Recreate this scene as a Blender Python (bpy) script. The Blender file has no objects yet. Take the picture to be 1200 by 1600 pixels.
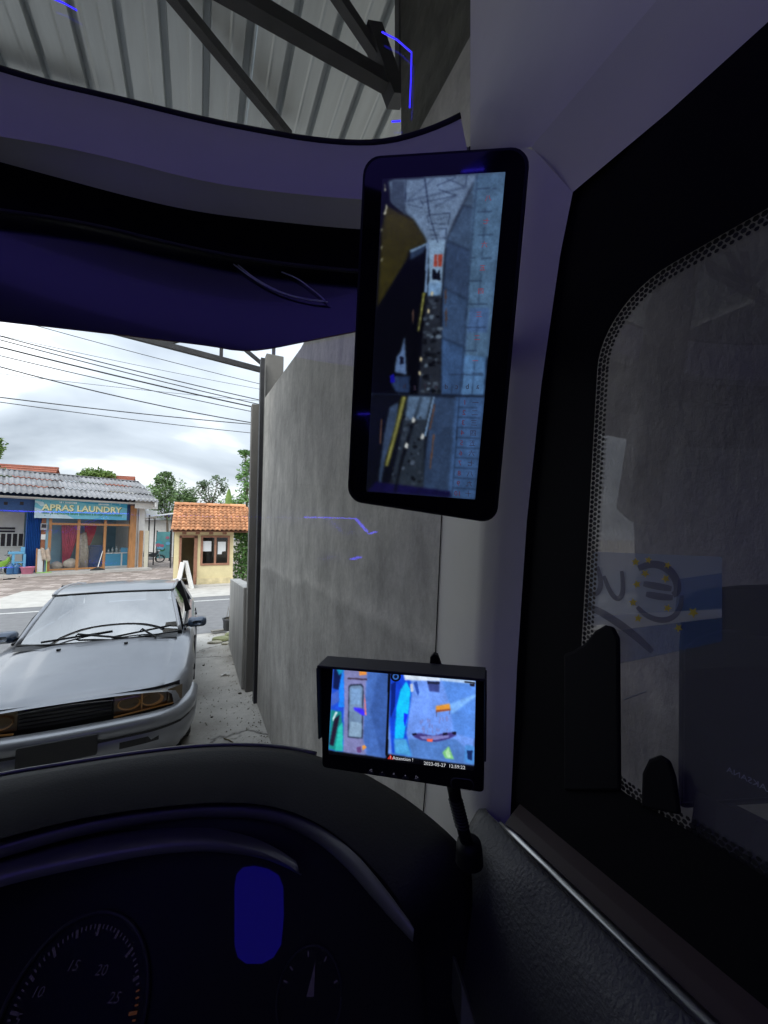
import bpy, math, random
import numpy as np
from mathutils import Vector, Matrix
random.seed(7)
R = math.radians
SC = bpy.context.scene
COL = SC.collection

# ------------------------------------------------------------------ camera
CAMZ = 1.86
YAW = R(25.8)
PITCH = math.atan(40 / 600)
cam_d = bpy.data.cameras.new('camera')
cam = bpy.data.objects.new('camera', cam_d)
COL.objects.link(cam)
cam.location = (0, 0, CAMZ)
cam.rotation_euler = (R(90) + PITCH, 0, -YAW)
cam_d.sensor_fit = 'HORIZONTAL'
cam_d.sensor_width = 36
cam_d.lens = 18.0
cam_d.clip_start = 0.02
cam_d.clip_end = 2000
SC.camera = cam

# ------------------------------------------------------------------ sky
SUN_EL, SUN_AZ = R(46), R(-138)          # azimuth from +Y, clockwise
world = bpy.data.worlds.new('World')
SC.world = world
world.use_nodes = True
nt = world.node_tree
nt.nodes.clear()
N = nt.nodes.new
out = N('ShaderNodeOutputWorld')
bg = N('ShaderNodeBackground')
sky = N('ShaderNodeTexSky')
sky.sky_type = 'NISHITA'
sky.sun_disc = False
sky.sun_elevation = SUN_EL
sky.sun_rotation = SUN_AZ
sky.dust_density = 3
dim = N('ShaderNodeVectorMath'); dim.operation = 'SCALE'; dim.inputs[3].default_value = 0.1
nt.links.new(sky.outputs[0], dim.inputs[0])
tc = N('ShaderNodeTexCoord')
sep = N('ShaderNodeSeparateXYZ')
nt.links.new(tc.outputs['Generated'], sep.inputs[0])
az = N('ShaderNodeMath'); az.operation = 'MAXIMUM'; az.inputs[1].default_value = 0.0
nt.links.new(sep.outputs[2], az.inputs[0])
ad = N('ShaderNodeMath'); ad.operation = 'ADD'; ad.inputs[1].default_value = 0.16
nt.links.new(az.outputs[0], ad.inputs[0])
dx = N('ShaderNodeMath'); dx.operation = 'DIVIDE'
dy = N('ShaderNodeMath'); dy.operation = 'DIVIDE'
nt.links.new(sep.outputs[0], dx.inputs[0]); nt.links.new(ad.outputs[0], dx.inputs[1])
nt.links.new(sep.outputs[1], dy.inputs[0]); nt.links.new(ad.outputs[0], dy.inputs[1])
cmb = N('ShaderNodeCombineXYZ')
nt.links.new(dx.outputs[0], cmb.inputs[0]); nt.links.new(dy.outputs[0], cmb.inputs[1])
cmb.inputs[2].default_value = 3.1
n1 = N('ShaderNodeTexNoise'); n1.inputs['Scale'].default_value = 0.62
n1.inputs['Detail'].default_value = 5; n1.inputs['Roughness'].default_value = 0.52
n1.inputs['Distortion'].default_value = 0.35
nt.links.new(cmb.outputs[0], n1.inputs['Vector'])
ramp = N('ShaderNodeValToRGB')
cr = ramp.color_ramp
cr.elements[0].position = 0.39; cr.elements[0].color = (0.34, 0.38, 0.44, 1)
cr.elements[1].position = 0.65; cr.elements[1].color = (1.10, 1.11, 1.13, 1)
e = cr.elements.new(0.52); e.color = (0.54, 0.59, 0.66, 1)
nt.links.new(n1.outputs[0], ramp.inputs[0])
mixs = N('ShaderNodeMix'); mixs.data_type = 'RGBA'
mixs.inputs[0].default_value = 0.9
nt.links.new(dim.outputs[0], mixs.inputs[6]); nt.links.new(ramp.outputs[0], mixs.inputs[7])
# overcast luminance: brighter towards the zenith (CIE overcast sky)
cie = N('ShaderNodeMath'); cie.operation = 'MULTIPLY_ADD'; cie.inputs[1].default_value = 1.25; cie.inputs[2].default_value = 0.62
nt.links.new(az.outputs[0], cie.inputs[0])
cis = N('ShaderNodeVectorMath'); cis.operation = 'SCALE'
nt.links.new(mixs.outputs[2], cis.inputs[0]); nt.links.new(cie.outputs[0], cis.inputs[3])
nt.links.new(cis.outputs[0], bg.inputs[0])
bg.inputs[1].default_value = 1.25
nt.links.new(bg.outputs[0], out.inputs[0])

# ------------------------------------------------------------------ sun
sun_d = bpy.data.lights.new('sun', 'SUN')
sun_d.energy = 1.2
sun_d.angle = R(45)
sun_d.color = (1.0, 0.96, 0.9)
sun = bpy.data.objects.new('sun', sun_d)
COL.objects.link(sun)
sd = Vector((math.sin(SUN_AZ) * math.cos(SUN_EL), math.cos(SUN_AZ) * math.cos(SUN_EL), math.sin(SUN_EL)))
sun.rotation_euler = sd.to_track_quat('Z', 'Y').to_euler()
sun.location = (0, 0, 30)

# ------------------------------------------------------------------ colour management
vs = SC.view_settings
vs.view_transform = 'Standard'
vs.look = 'None'
vs.exposure = 0.66
vs.gamma = 1
vs.use_curve_mapping = False
SC.render.engine = 'CYCLES'
cy = SC.cycles
cy.use_denoising = True
cy.max_bounces = 8
cy.diffuse_bounces = 4
cy.glossy_bounces = 4
cy.adaptive_threshold = 0.02
cy.transparent_max_bounces = 24
cy.sample_clamp_indirect = 6
cy.caustics_reflective = False
cy.caustics_refractive = False

# ------------------------------------------------------------------ pixel rays (photograph is 1200 x 1600, pinhole)
C0 = Vector((0, 0, CAMZ))
CA, SA = math.cos(YAW), math.sin(YAW)
CP, SP = math.cos(PITCH), math.sin(PITCH)
def ray(px, py):
    u = (px - 600) / 600; v = (800 - py) / 600
    f = CP - v * SP; up = SP + v * CP
    return Vector((u * CA + f * SA, -u * SA + f * CA, up))
def atX(px, py, X): d = ray(px, py); return C0 + d * (X / d.x)
def atY(px, py, Y): d = ray(px, py); return C0 + d * (Y / d.y)
def atZ(px, py, Z): d = ray(px, py); return C0 + d * ((Z - CAMZ) / d.z)
def atD(px, py, D): return C0 + ray(px, py) * D
def atP(px, py, P, n): d = ray(px, py); return C0 + d * ((P - C0).dot(n) / d.dot(n))

# ------------------------------------------------------------------ materials
def srgb(r, g, b):
    def c(x):
        x /= 255
        return x / 12.92 if x <= 0.04045 else ((x + 0.055) / 1.055) ** 2.4
    return (c(r), c(g), c(b), 1)
MATS = {}
def pm(name, col, rough=0.6, metal=0.0, var=0.0, vscale=6.0, bump=0.0, bscale=60.0, coat=0.0, spec=0.5, stretch=None, detail=4, col2=None, bdist=0.01):
    m = bpy.data.materials.new(name); m.use_nodes = True
    t = m.node_tree; b = t.nodes['Principled BSDF']
    b.inputs['Base Color'].default_value = (*col[:3], 1)
    b.inputs['Roughness'].default_value = rough
    b.inputs['Metallic'].default_value = metal
    b.inputs['Specular IOR Level'].default_value = spec
    b.inputs['Coat Weight'].default_value = coat
    b.inputs['Coat Roughness'].default_value = 0.05
    tc = t.nodes.new('ShaderNodeTexCoord'); mp = t.nodes.new('ShaderNodeMapping')
    t.links.new(tc.outputs['Object'], mp.inputs[0])
    if stretch: mp.inputs['Scale'].default_value = stretch
    if var > 0 or col2:
        n = t.nodes.new('ShaderNodeTexNoise'); n.inputs['Scale'].default_value = vscale; n.inputs['Detail'].default_value = detail
        n.inputs['Roughness'].default_value = 0.6
        t.links.new(mp.outputs[0], n.inputs['Vector'])
        r = t.nodes.new('ShaderNodeValToRGB')
        c2 = col2 if col2 else tuple(min(1, c * (1 + var)) for c in col[:3])
        c1 = col if col2 else tuple(c * (1 - var) for c in col[:3])
        r.color_ramp.elements[0].position = 0.3; r.color_ramp.elements[0].color = (*c1[:3], 1)
        r.color_ramp.elements[1].position = 0.7; r.color_ramp.elements[1].color = (*c2[:3], 1)
        t.links.new(n.outputs[0], r.inputs[0]); t.links.new(r.outputs[0], b.inputs['Base Color'])
    if bump > 0:
        n = t.nodes.new('ShaderNodeTexNoise'); n.inputs['Scale'].default_value = bscale; n.inputs['Detail'].default_value = 3
        t.links.new(mp.outputs[0], n.inputs['Vector'])
        bp = t.nodes.new('ShaderNodeBump'); bp.inputs['Strength'].default_value = bump; bp.inputs['Distance'].default_value = bdist
        t.links.new(n.outputs[0], bp.inputs['Height']); t.links.new(bp.outputs[0], b.inputs['Normal'])
    MATS[name] = m
    return m
def emit(name, col, s):
    m = bpy.data.materials.new(name); m.use_nodes = True
    b = m.node_tree.nodes['Principled BSDF']
    b.inputs['Base Color'].default_value = (0.02, 0.02, 0.02, 1)
    b.inputs['Emission Color'].default_value = (*col[:3], 1)
    b.inputs['Emission Strength'].default_value = s
    MATS[name] = m; return m
def thin_glass(name, tint=(1, 1, 1), r0=0.04, rough=0.0, film=0.0, filmcol=(0.5, 0.5, 0.5)):
    m = bpy.data.materials.new(name); m.use_nodes = True
    t = m.node_tree; t.nodes.clear(); n = t.nodes.new
    o = n('ShaderNodeOutputMaterial'); tr = n('ShaderNodeBsdfTransparent'); gl = n('ShaderNodeBsdfGlossy'); mx = n('ShaderNodeMixShader')
    tr.inputs[0].default_value = (*tint, 1); gl.inputs[0].default_value = (1, 1, 1, 1); gl.inputs['Roughness'].default_value = rough
    lw = n('ShaderNodeLayerWeight'); lw.inputs[0].default_value = 0.5
    p = n('ShaderNodeMath'); p.operation = 'POWER'; p.inputs[1].default_value = 5
    a = n('ShaderNodeMath'); a.operation = 'MULTIPLY_ADD'; a.inputs[1].default_value = 1 - r0; a.inputs[2].default_value = r0
    t.links.new(lw.outputs['Facing'], p.inputs[0]); t.links.new(p.outputs[0], a.inputs[0]); t.links.new(a.outputs[0], mx.inputs[0])
    last = tr.outputs[0]
    if film > 0:
        df = n('ShaderNodeBsdfDiffuse'); df.inputs[0].default_value = (*filmcol, 1)
        fm = n('ShaderNodeMixShader'); fm.inputs[0].default_value = film
        t.links.new(last, fm.inputs[1]); t.links.new(df.outputs[0], fm.inputs[2]); last = fm.outputs[0]
    t.links.new(last, mx.inputs[1]); t.links.new(gl.outputs[0], mx.inputs[2]); t.links.new(mx.outputs[0], o.inputs[0])
    MATS[name] = m; return m
def colour_attr(name, strength, base=0.02, rough=0.25, noise=0.35, nscale=90):
    """print / screen material: colour comes from the flat print's colour attribute"""
    m = bpy.data.materials.new(name); m.use_nodes = True
    t = m.node_tree; b = t.nodes['Principled BSDF']
    at = t.nodes.new('ShaderNodeAttribute'); at.attribute_name = 'Col'
    last = at.outputs['Color']
    if noise > 0:
        tc = t.nodes.new('ShaderNodeTexCoord')
        n = t.nodes.new('ShaderNodeTexNoise'); n.inputs['Scale'].default_value = nscale; n.inputs['Detail'].default_value = 5
        t.links.new(tc.outputs['Object'], n.inputs['Vector'])
        mr = t.nodes.new('ShaderNodeMapRange'); mr.inputs[1].default_value = 0.3; mr.inputs[2].default_value = 0.7
        mr.inputs[3].default_value = 1 - noise; mr.inputs[4].default_value = 1 + noise
        t.links.new(n.outputs[0], mr.inputs[0])
        sc = t.nodes.new('ShaderNodeVectorMath'); sc.operation = 'SCALE'
        t.links.new(last, sc.inputs[0]); t.links.new(mr.outputs[0], sc.inputs[3]); last = sc.outputs[0]
    b.inputs['Roughness'].default_value = rough
    if strength > 0:
        b.inputs['Base Color'].default_value = (base, base, base, 1)
        t.links.new(last, b.inputs['Emission Color']); b.inputs['Emission Strength'].default_value = strength
    else:
        t.links.new(last, b.inputs['Base Color'])
    MATS[name] = m; return m

# ------------------------------------------------------------------ object helpers
ORG = {}
def tag(o, label=None, cat=None, group=None, kind=None):
    if label: o['label'] = label
    if cat: o['category'] = cat
    if group: o['group'] = group
    if kind: o['kind'] = kind
    return o
def thing(name, loc, label, cat, group=None, rz=0, kind=None):
    o = bpy.data.objects.new(name, None); COL.objects.link(o)
    o.empty_display_size = 0.1
    o.location = loc; o.rotation_euler = (0, 0, rz)
    ORG[o] = Matrix.Translation(Vector(loc)) @ Matrix.Rotation(rz, 4, 'Z')
    return tag(o, label, cat, group, kind)
def copy_tree(o, parent=None):
    c = o.copy(); COL.objects.link(c)
    if parent: c.parent = parent
    for ch in list(o.children): copy_tree(ch, c)
    return c
class MB:
    def __init__(s): s.v = []; s.f = []; s.mi = []; s.cols = []; s.cur = 0
    def add(s, vs_, fs_):
        b = len(s.v); s.v += [Vector(x) for x in vs_]
        for q in fs_: s.f.append([b + i for i in q]); s.mi.append(s.cur)
        return s
    def box(s, c, d, rot=None):
        c = Vector(c); h = [x / 2 for x in d]
        p = [Vector((x * h[0], y * h[1], z * h[2])) for x in (-1, 1) for y in (-1, 1) for z in (-1, 1)]
        if rot is not None: p = [rot @ q for q in p]
        return s.add([c + q for q in p], [(0, 1, 3, 2), (4, 6, 7, 5), (0, 4, 5, 1), (2, 3, 7, 6), (0, 2, 6, 4), (1, 5, 7, 3)])
    def bb(s, a, b):
        return s.box([(a[i] + b[i]) / 2 for i in range(3)], [abs(b[i] - a[i]) for i in range(3)])
    def bar(s, a, b, w, h=None, up=(0, 0, 1)):
        a = Vector(a); b = Vector(b); h = h or w
        d = (b - a).normalized(); x = d.cross(Vector(up))
        if x.length < 1e-4: x = d.cross(Vector((0, 1, 0)))
        x.normalize(); y = x.cross(d)
        o = [(-1, -1), (1, -1), (1, 1), (-1, 1)]
        vv = [p + x * (i * w / 2) + y * (j * h / 2) for p in (a, b) for i, j in o]
        return s.add(vv, [(3, 2, 1, 0), (4, 5, 6, 7), (0, 1, 5, 4), (1, 2, 6, 5), (2, 3, 7, 6), (3, 0, 4, 7)])
    def tube(s, pts, r, n=8, caps=True):
        pts = [Vector(p) for p in pts]; rs = r if isinstance(r, (list, tuple)) else [r] * len(pts)
        rings = []; px = None
        for i, p in enumerate(pts):
            d = (pts[min(i + 1, len(pts) - 1)] - pts[max(i - 1, 0)]).normalized()
            if px is None:
                px = d.cross(Vector((0, 0, 1)))
                if px.length < 1e-3: px = d.cross(Vector((0, 1, 0)))
            else: px = px - d * px.dot(d)
            px.normalize(); y = d.cross(px)
            rings.append([p + (px * math.cos(2 * math.pi * k / n) + y * math.sin(2 * math.pi * k / n)) * rs[i] for k in range(n)])
        fs = []
        for i in range(len(rings) - 1):
            for k in range(n): fs.append((i * n + k, i * n + (k + 1) % n, (i + 1) * n + (k + 1) % n, (i + 1) * n + k))
        if caps: fs += [tuple(range(n - 1, -1, -1)), tuple((len(rings) - 1) * n + k for k in range(n))]
        return s.add([q for r_ in rings for q in r_], fs)
    def grid(s, rows, close=False):
        n = len(rows[0]); fs = []
        for i in range(len(rows) - 1):
            for k in range(n if close else n - 1):
                fs.append((i * n + k, i * n + (k + 1) % n, (i + 1) * n + (k + 1) % n, (i + 1) * n + k))
        return s.add([q for r_ in rows for q in r_], fs)
    def prism(s, poly, off):
        """closed polygon (3D points) extruded by vector off"""
        n = len(poly); off = Vector(off); p = [Vector(q) for q in poly]
        return s.add(p + [q + off for q in p], [tuple(range(n)), tuple(range(2 * n - 1, n - 1, -1))] + [(i, n + i, n + (i + 1) % n, (i + 1) % n) for i in range(n)])
    def lathe(s, prof, c=(0, 0, 0), n=20, axis='Z'):
        rows = []
        for r_, h in prof:
            row = []
            for k in range(n):
                a = 2 * math.pi * k / n; x, y = r_ * math.cos(a), r_ * math.sin(a)
                row.append(Vector(c) + (Vector((x, y, h)) if axis == 'Z' else Vector((h, x, y)) if axis == 'X' else Vector((x, h, y))))
            rows.append(row)
        return s.grid(rows, close=True)
    def flat(s, pts, col=None):
        s.add(pts, [tuple(range(len(pts)))]); s.cols.append((len(s.f) - 1, col)); return s
    def build(s, name, mat, parent=None, smooth=False, local=False, bevel=0, kind=None, solid=0, label=None, cat=None, group=None, subd=0, bseg=2):
        vv = s.v
        if parent is not None and not local:
            inv = ORG[parent].inverted(); vv = [inv @ q for q in vv]
        me = bpy.data.meshes.new(name); me.from_pydata([tuple(q) for q in vv], [], s.f)
        for m in (mat if isinstance(mat, (list, tuple)) else [mat]): me.materials.append(MATS[m] if isinstance(m, str) else m)
        if any(s.mi): me.polygons.foreach_set('material_index', s.mi)
        if any(c is not None for _, c in s.cols):
            ca = me.color_attributes.new('Col', 'FLOAT_COLOR', 'CORNER')
            cd = {i: c for i, c in s.cols}
            for p in me.polygons:
                c = cd.get(p.index) or (0, 0, 0, 1)
                for li in p.loop_indices: ca.data[li].color = c
        if smooth: me.polygons.foreach_set('use_smooth', [True] * len(me.polygons))
        me.update()
        o = bpy.data.objects.new(name, me); COL.objects.link(o)
        if parent is not None: o.parent = parent; ORG[o] = ORG[parent]
        else: ORG[o] = Matrix.Identity(4)
        if solid: md = o.modifiers.new('solid', 'SOLIDIFY'); md.thickness = solid; md.offset = 0
        if subd: md = o.modifiers.new('sub', 'SUBSURF'); md.levels = subd; md.render_levels = subd
        if bevel:
            md = o.modifiers.new('bevel', 'BEVEL'); md.width = bevel; md.segments = bseg; md.limit_method = 'ANGLE'; md.angle_limit = R(40)
        return tag(o, label, cat, group, kind)
def rrect(w, h, r, n=5):
    p = []
    for cx, cy_, a0 in ((w / 2 - r, h / 2 - r, 0), (-w / 2 + r, h / 2 - r, 90), (-w / 2 + r, -h / 2 + r, 180), (w / 2 - r, -h / 2 + r, 270)):
        for k in range(n + 1):
            a = R(a0 + 90 * k / n); p.append((cx + r * math.cos(a), cy_ + r * math.sin(a)))
    return p
_txt = {}
def text_geo(body, size=1.0, align='CENTER', bold=False):
    """2D outline of a piece of lettering as (verts, faces)"""
    k = (body, align)
    if k not in _txt:
        cu = bpy.data.curves.new('lettering', 'FONT'); cu.body = body; cu.align_x = align; cu.align_y = 'CENTER'; cu.resolution_u = 2
        if bold: cu.offset = 0.03
        ob = bpy.data.objects.new('lettering', cu)
        COL.objects.link(ob)
        bpy.context.view_layer.update()
        me = bpy.data.meshes.new_from_object(ob.evaluated_get(bpy.context.evaluated_depsgraph_get()))
        _txt[k] = ([tuple(v.co) for v in me.vertices], [tuple(p.vertices) for p in me.polygons])
        bpy.data.objects.remove(ob); bpy.data.curves.remove(cu); bpy.data.meshes.remove(me)
    v, f = _txt[k]
    return [(x * size, y * size) for x, y, z in v], f
def put_text(mb, body, size, O, ex, ey, col=None, align='CENTER', mirror=False, sx=1.0, bold=False):
    v, f = text_geo(body, size, align, bold)
    b = len(mb.v)
    mb.v += [Vector(O) + ex * ((-x if mirror else x) * sx) + ey * y for x, y in v]
    for q in f:
        mb.f.append([b + i for i in q]); mb.mi.append(mb.cur)
        if col is not None: mb.cols.append((len(mb.f) - 1, col))
def V(*a): return Vector(a)

def raster_screen(polys, quad, w, h, soft, noise, seed, place, name, mat, parent):
    """soft camera picture on a flat screen: shapes are drawn into one fine grid of colours"""
    q = np.array(quad, float)
    t, s_ = np.meshgrid(np.linspace(0, 1, h), np.linspace(0, 1, w), indexing='ij')
    P = (q[0] * (1 - s_)[..., None] + q[1] * s_[..., None]) * (1 - t)[..., None] + (q[3] * (1 - s_)[..., None] + q[2] * s_[..., None]) * t[..., None]
    X, Y = P[..., 0], P[..., 1]
    img = np.zeros((h, w, 3))
    def blur(a, n):
        for _ in range(n):
            b_ = np.pad(a, ((1, 1), (1, 1)) + ((0, 0),) * (a.ndim - 2), mode='edge')
            a = (b_[:-2, 1:-1] + b_[2:, 1:-1] + b_[1:-1, :-2] + b_[1:-1, 2:] + 2 * b_[1:-1, 1:-1]) / 6
        return a
    for lay, pts, col in sorted(polys, key=lambda r_: r_[0]):
        m = np.zeros((h, w), bool)
        x2, y2 = pts[-1]
        for x1, y1 in pts:
            if y1 != y2:
                c = ((Y < y1) != (Y < y2)) & (X < (x2 - x1) * (Y - y1) / (y2 - y1) + x1); m ^= c
            x2, y2 = x1, y1
        px_ = [p_[0] for p_ in pts]; py_ = [p_[1] for p_ in pts]; ext = min(max(px_) - min(px_), max(py_) - min(py_))
        a = blur(m.astype(float), soft + (3 if ext > 45 else 0) + (4 if ext > 110 else 0) if lay > 0 else 0)[..., None]
        img = img * (1 - a) + np.array(col[:3], float) * a
    img = blur(img, 1)
    rg = np.random.RandomState(seed)
    for sc_, am in ((8, .5), (20, .5), (50, .45), (110, .35)):
        g_ = rg.rand(sc_ * h // w + 2, sc_ + 2); yy = np.linspace(0, g_.shape[0] - 1.01, h); xx = np.linspace(0, g_.shape[1] - 1.01, w)
        yi, xi = yy.astype(int), xx.astype(int); fy_, fx_ = (yy - yi)[:, None], (xx - xi)[None, :]
        nz = g_[yi][:, xi] * (1 - fy_) * (1 - fx_) + g_[yi + 1][:, xi] * fy_ * (1 - fx_) + g_[yi][:, xi + 1] * (1 - fy_) * fx_ + g_[yi + 1][:, xi + 1] * fy_ * fx_
        img = img * (1 + noise * am * (nz - .5) * 2)[..., None]
    img = np.clip(img, 0, 255) / 255
    lin = np.where(img <= .04045, img / 12.92, ((img + .055) / 1.055) ** 2.4)
    b_ = MB(); b_.grid([[place(X[i, j], Y[i, j]) for j in range(w)] for i in range(h)])
    o = b_.build(name, mat, parent)
    ca = o.data.color_attributes.new('Col', 'FLOAT_COLOR', 'POINT')
    ca.data.foreach_set('color', np.concatenate([lin, np.ones((h, w, 1))], 2).astype(np.float32).ravel())
    return o
# ================================================================== materials
def ground_mat(name, c1, c2, scale, crack=0.0, rough=0.85, bump=0.4, crackscale=0.6, c3=None):
    m = pm(name, c1, rough=rough, col2=c2, vscale=scale, bump=bump, bscale=scale * 9, detail=8)
    t = m.node_tree; b = t.nodes['Principled BSDF']
    src = b.inputs['Base Color'].links[0].from_socket
    tc = t.nodes.new('ShaderNodeTexCoord')
    if c3:
        n = t.nodes.new('ShaderNodeTexNoise'); n.inputs['Scale'].default_value = 0.9; n.inputs['Detail'].default_value = 6
        t.links.new(tc.outputs['Object'], n.inputs['Vector'])
        r = t.nodes.new('ShaderNodeMapRange'); r.inputs[1].default_value = 0.48; r.inputs[2].default_value = 0.66
        t.links.new(n.outputs[0], r.inputs[0])
        mx = t.nodes.new('ShaderNodeMix'); mx.data_type = 'RGBA'; mx.inputs[7].default_value = (*c3[:3], 1)
        t.links.new(r.outputs[0], mx.inputs[0]); t.links.new(src, mx.inputs[6]); src = mx.outputs[2]
    if crack:
        nz = t.nodes.new('ShaderNodeTexNoise'); nz.inputs['Scale'].default_value = 2.5; nz.inputs['Detail'].default_value = 4
        t.links.new(tc.outputs['Object'], nz.inputs['Vector'])
        va = t.nodes.new('ShaderNodeVectorMath'); va.operation = 'MULTIPLY_ADD'; va.inputs[1].default_value = (.7, .7, .7)
        t.links.new(nz.outputs['Color'], va.inputs[0]); t.links.new(tc.outputs['Object'], va.inputs[2])
        vo = t.nodes.new('ShaderNodeTexVoronoi'); vo.feature = 'DISTANCE_TO_EDGE'; vo.inputs['Scale'].default_value = crackscale
        t.links.new(va.outputs[0], vo.inputs['Vector'])
        r = t.nodes.new('ShaderNodeMapRange'); r.inputs[1].default_value = 0.0; r.inputs[2].default_value = 0.012; r.inputs[3].default_value = 1 - crack; r.inputs[4].default_value = 1
        t.links.new(vo.outputs['Distance'], r.inputs[0])
        sc = t.nodes.new('ShaderNodeVectorMath'); sc.operation = 'SCALE'
        t.links.new(src, sc.inputs[0]); t.links.new(r.outputs[0], sc.inputs[3]); src = sc.outputs[0]
    t.links.new(src, b.inputs['Base Color'])
    return m
ground_mat('dirt', (.20, .18, .15), (.30, .27, .22), 2.0)
ground_mat('concrete_floor', (.42, .40, .365), (.58, .555, .51), 2.6, crack=0.7, c3=(.27, .25, .22), crackscale=.42)
ground_mat('asphalt', (.155, .155, .16), (.21, .21, .215), 5.0, bump=.5)
ground_mat('paving', (.34, .30, .27), (.46, .41, .37), 1.2)
# rows of pavers, two tones, too flat to the eye to be single pieces
_t = MATS['paving'].node_tree; _b = _t.nodes['Principled BSDF']; _src = _b.inputs['Base Color'].links[0].from_socket
_tc = _t.nodes.new('ShaderNodeTexCoord'); _br = _t.nodes.new('ShaderNodeTexBrick')
_br.inputs['Scale'].default_value = 1.0; _br.inputs['Brick Width'].default_value = 0.42; _br.inputs['Row Height'].default_value = 0.42
_br.inputs['Mortar Size'].default_value = 0.02; _br.inputs['Bias'].default_value = -0.25
_br.inputs['Color1'].default_value = (.55, .50, .48, 1); _br.inputs['Color2'].default_value = (1.25, 1.2, 1.2, 1); _br.inputs['Mortar'].default_value = (.5, .46, .44, 1)
_t.links.new(_tc.outputs['Object'], _br.inputs['Vector'])
_mx = _t.nodes.new('ShaderNodeVectorMath'); _mx.operation = 'MULTIPLY'
_t.links.new(_src, _mx.inputs[0]); _t.links.new(_br.outputs[0], _mx.inputs[1]); _t.links.new(_mx.outputs[0], _b.inputs['Base Color'])
pm('road_paint', (.62, .62, .60), .7, var=.2, vscale=14)
ground_mat('concrete_light', (.42, .40, .37), (.56, .54, .50), 3.0)

# plastered wall: mottled cement render, trowel streaks, a wavy line where the lower coat ends
def plaster():
    m = bpy.data.materials.new('plaster'); m.use_nodes = True; MATS['plaster'] = m
    t = m.node_tree; b = t.nodes['Principled BSDF']; n = t.nodes.new; L = t.links.new
    b.inputs['Roughness'].default_value = .85
    tc = n('ShaderNodeTexCoord')
    def noise(scale, stretch=(1, 1, 1), det=6, rg=.6):
        mp = n('ShaderNodeMapping'); mp.inputs['Scale'].default_value = stretch; L(tc.outputs['Object'], mp.inputs[0])
        z = n('ShaderNodeTexNoise'); z.inputs['Scale'].default_value = scale; z.inputs['Detail'].default_value = det; z.inputs['Roughness'].default_value = rg
        L(mp.outputs[0], z.inputs['Vector']); return z.outputs[0]
    def mr(s, a, b_, c, d):
        q = n('ShaderNodeMapRange'); q.inputs[1].default_value = a; q.inputs[2].default_value = b_; q.inputs[3].default_value = c; q.inputs[4].default_value = d; L(s, q.inputs[0]); return q.outputs[0]
    def mul(a, b_):
        q = n('ShaderNodeMath'); q.operation = 'MULTIPLY'; L(a, q.inputs[0]); L(b_, q.inputs[1]); return q.outputs[0]
    big = mr(noise(.9), .32, .68, .78, 1.2)
    mid = mr(noise(5.5, (1, 1.15, .8), 8, .7), .34, .68, .84, 1.18)
    streak = mr(noise(2.6, (1, 1.5, .75), 8, .72), .36, .72, 1.18, .70)
    fine = mr(noise(40), .3, .7, .93, 1.07)
    f = mul(mul(big, mid), mul(streak, fine))
    sp = n('ShaderNodeSeparateXYZ'); L(tc.outputs['Object'], sp.inputs[0])
    nz = noise(.8, (1, 1, .2)); nz2 = noise(12, (1, 1, 1))
    z1 = n('ShaderNodeMath'); z1.operation = 'MULTIPLY_ADD'; z1.inputs[1].default_value = -.42; L(nz, z1.inputs[0]); L(sp.outputs[2], z1.inputs[2])
    z2 = n('ShaderNodeMath'); z2.operation = 'MULTIPLY_ADD'; z2.inputs[1].default_value = -.035; L(nz2, z2.inputs[0]); L(z1.outputs[0], z2.inputs[2])
    low = mr(z2.outputs[0], 1.28, 1.325, 0.84, 1.0)
    edge = mr(z2.outputs[0], 1.31, 1.39, 1.20, 1.0)
    gate = mr(z2.outputs[0], 1.275, 1.32, 0.0, 1.0)
    e1 = n('ShaderNodeMix'); e1.inputs[2].default_value = 1.0; L(gate, e1.inputs[0]); L(edge, e1.inputs[3])
    f = mul(mul(f, low), e1.outputs[0])
    sc = n('ShaderNodeVectorMath'); sc.operation = 'SCALE'; sc.inputs[0].default_value = (.47, .45, .415); L(f, sc.inputs[3])
    L(sc.outputs[0], b.inputs['Base Color'])
    bp = n('ShaderNodeBump'); bp.inputs['Strength'].default_value = .6; bp.inputs['Distance'].default_value = .015
    L(noise(11, (1, 1, .6), 8, .65), bp.inputs['Height']); L(bp.outputs[0], b.inputs['Normal'])
plaster()
pm('concrete_post', (.17, .165, .155), .85, var=.25, vscale=3, bump=.3, bscale=25, stretch=(1, 1, .3))
pm('concrete_pale', (.36, .355, .34), .85, var=.2, vscale=4, bump=.3, bscale=25, stretch=(1, 1, .3))
pm('mossy', (.05, .05, .04), .9, col2=(.15, .15, .125), vscale=7, bump=.8, bscale=24, detail=9)
pm('steel_black', (.035, .035, .038), .55, metal=.3, var=.3, vscale=8)
pm('roof_metal', (.62, .665, .69), .45, metal=.15, var=.10, vscale=2.2, stretch=(7, .6, 1), detail=6)
pm('far_dark', (.05, .06, .085), .8, var=.3, vscale=1.5)
pm('cream_wall', (.62, .58, .48), .85, var=.1, vscale=2)

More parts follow.
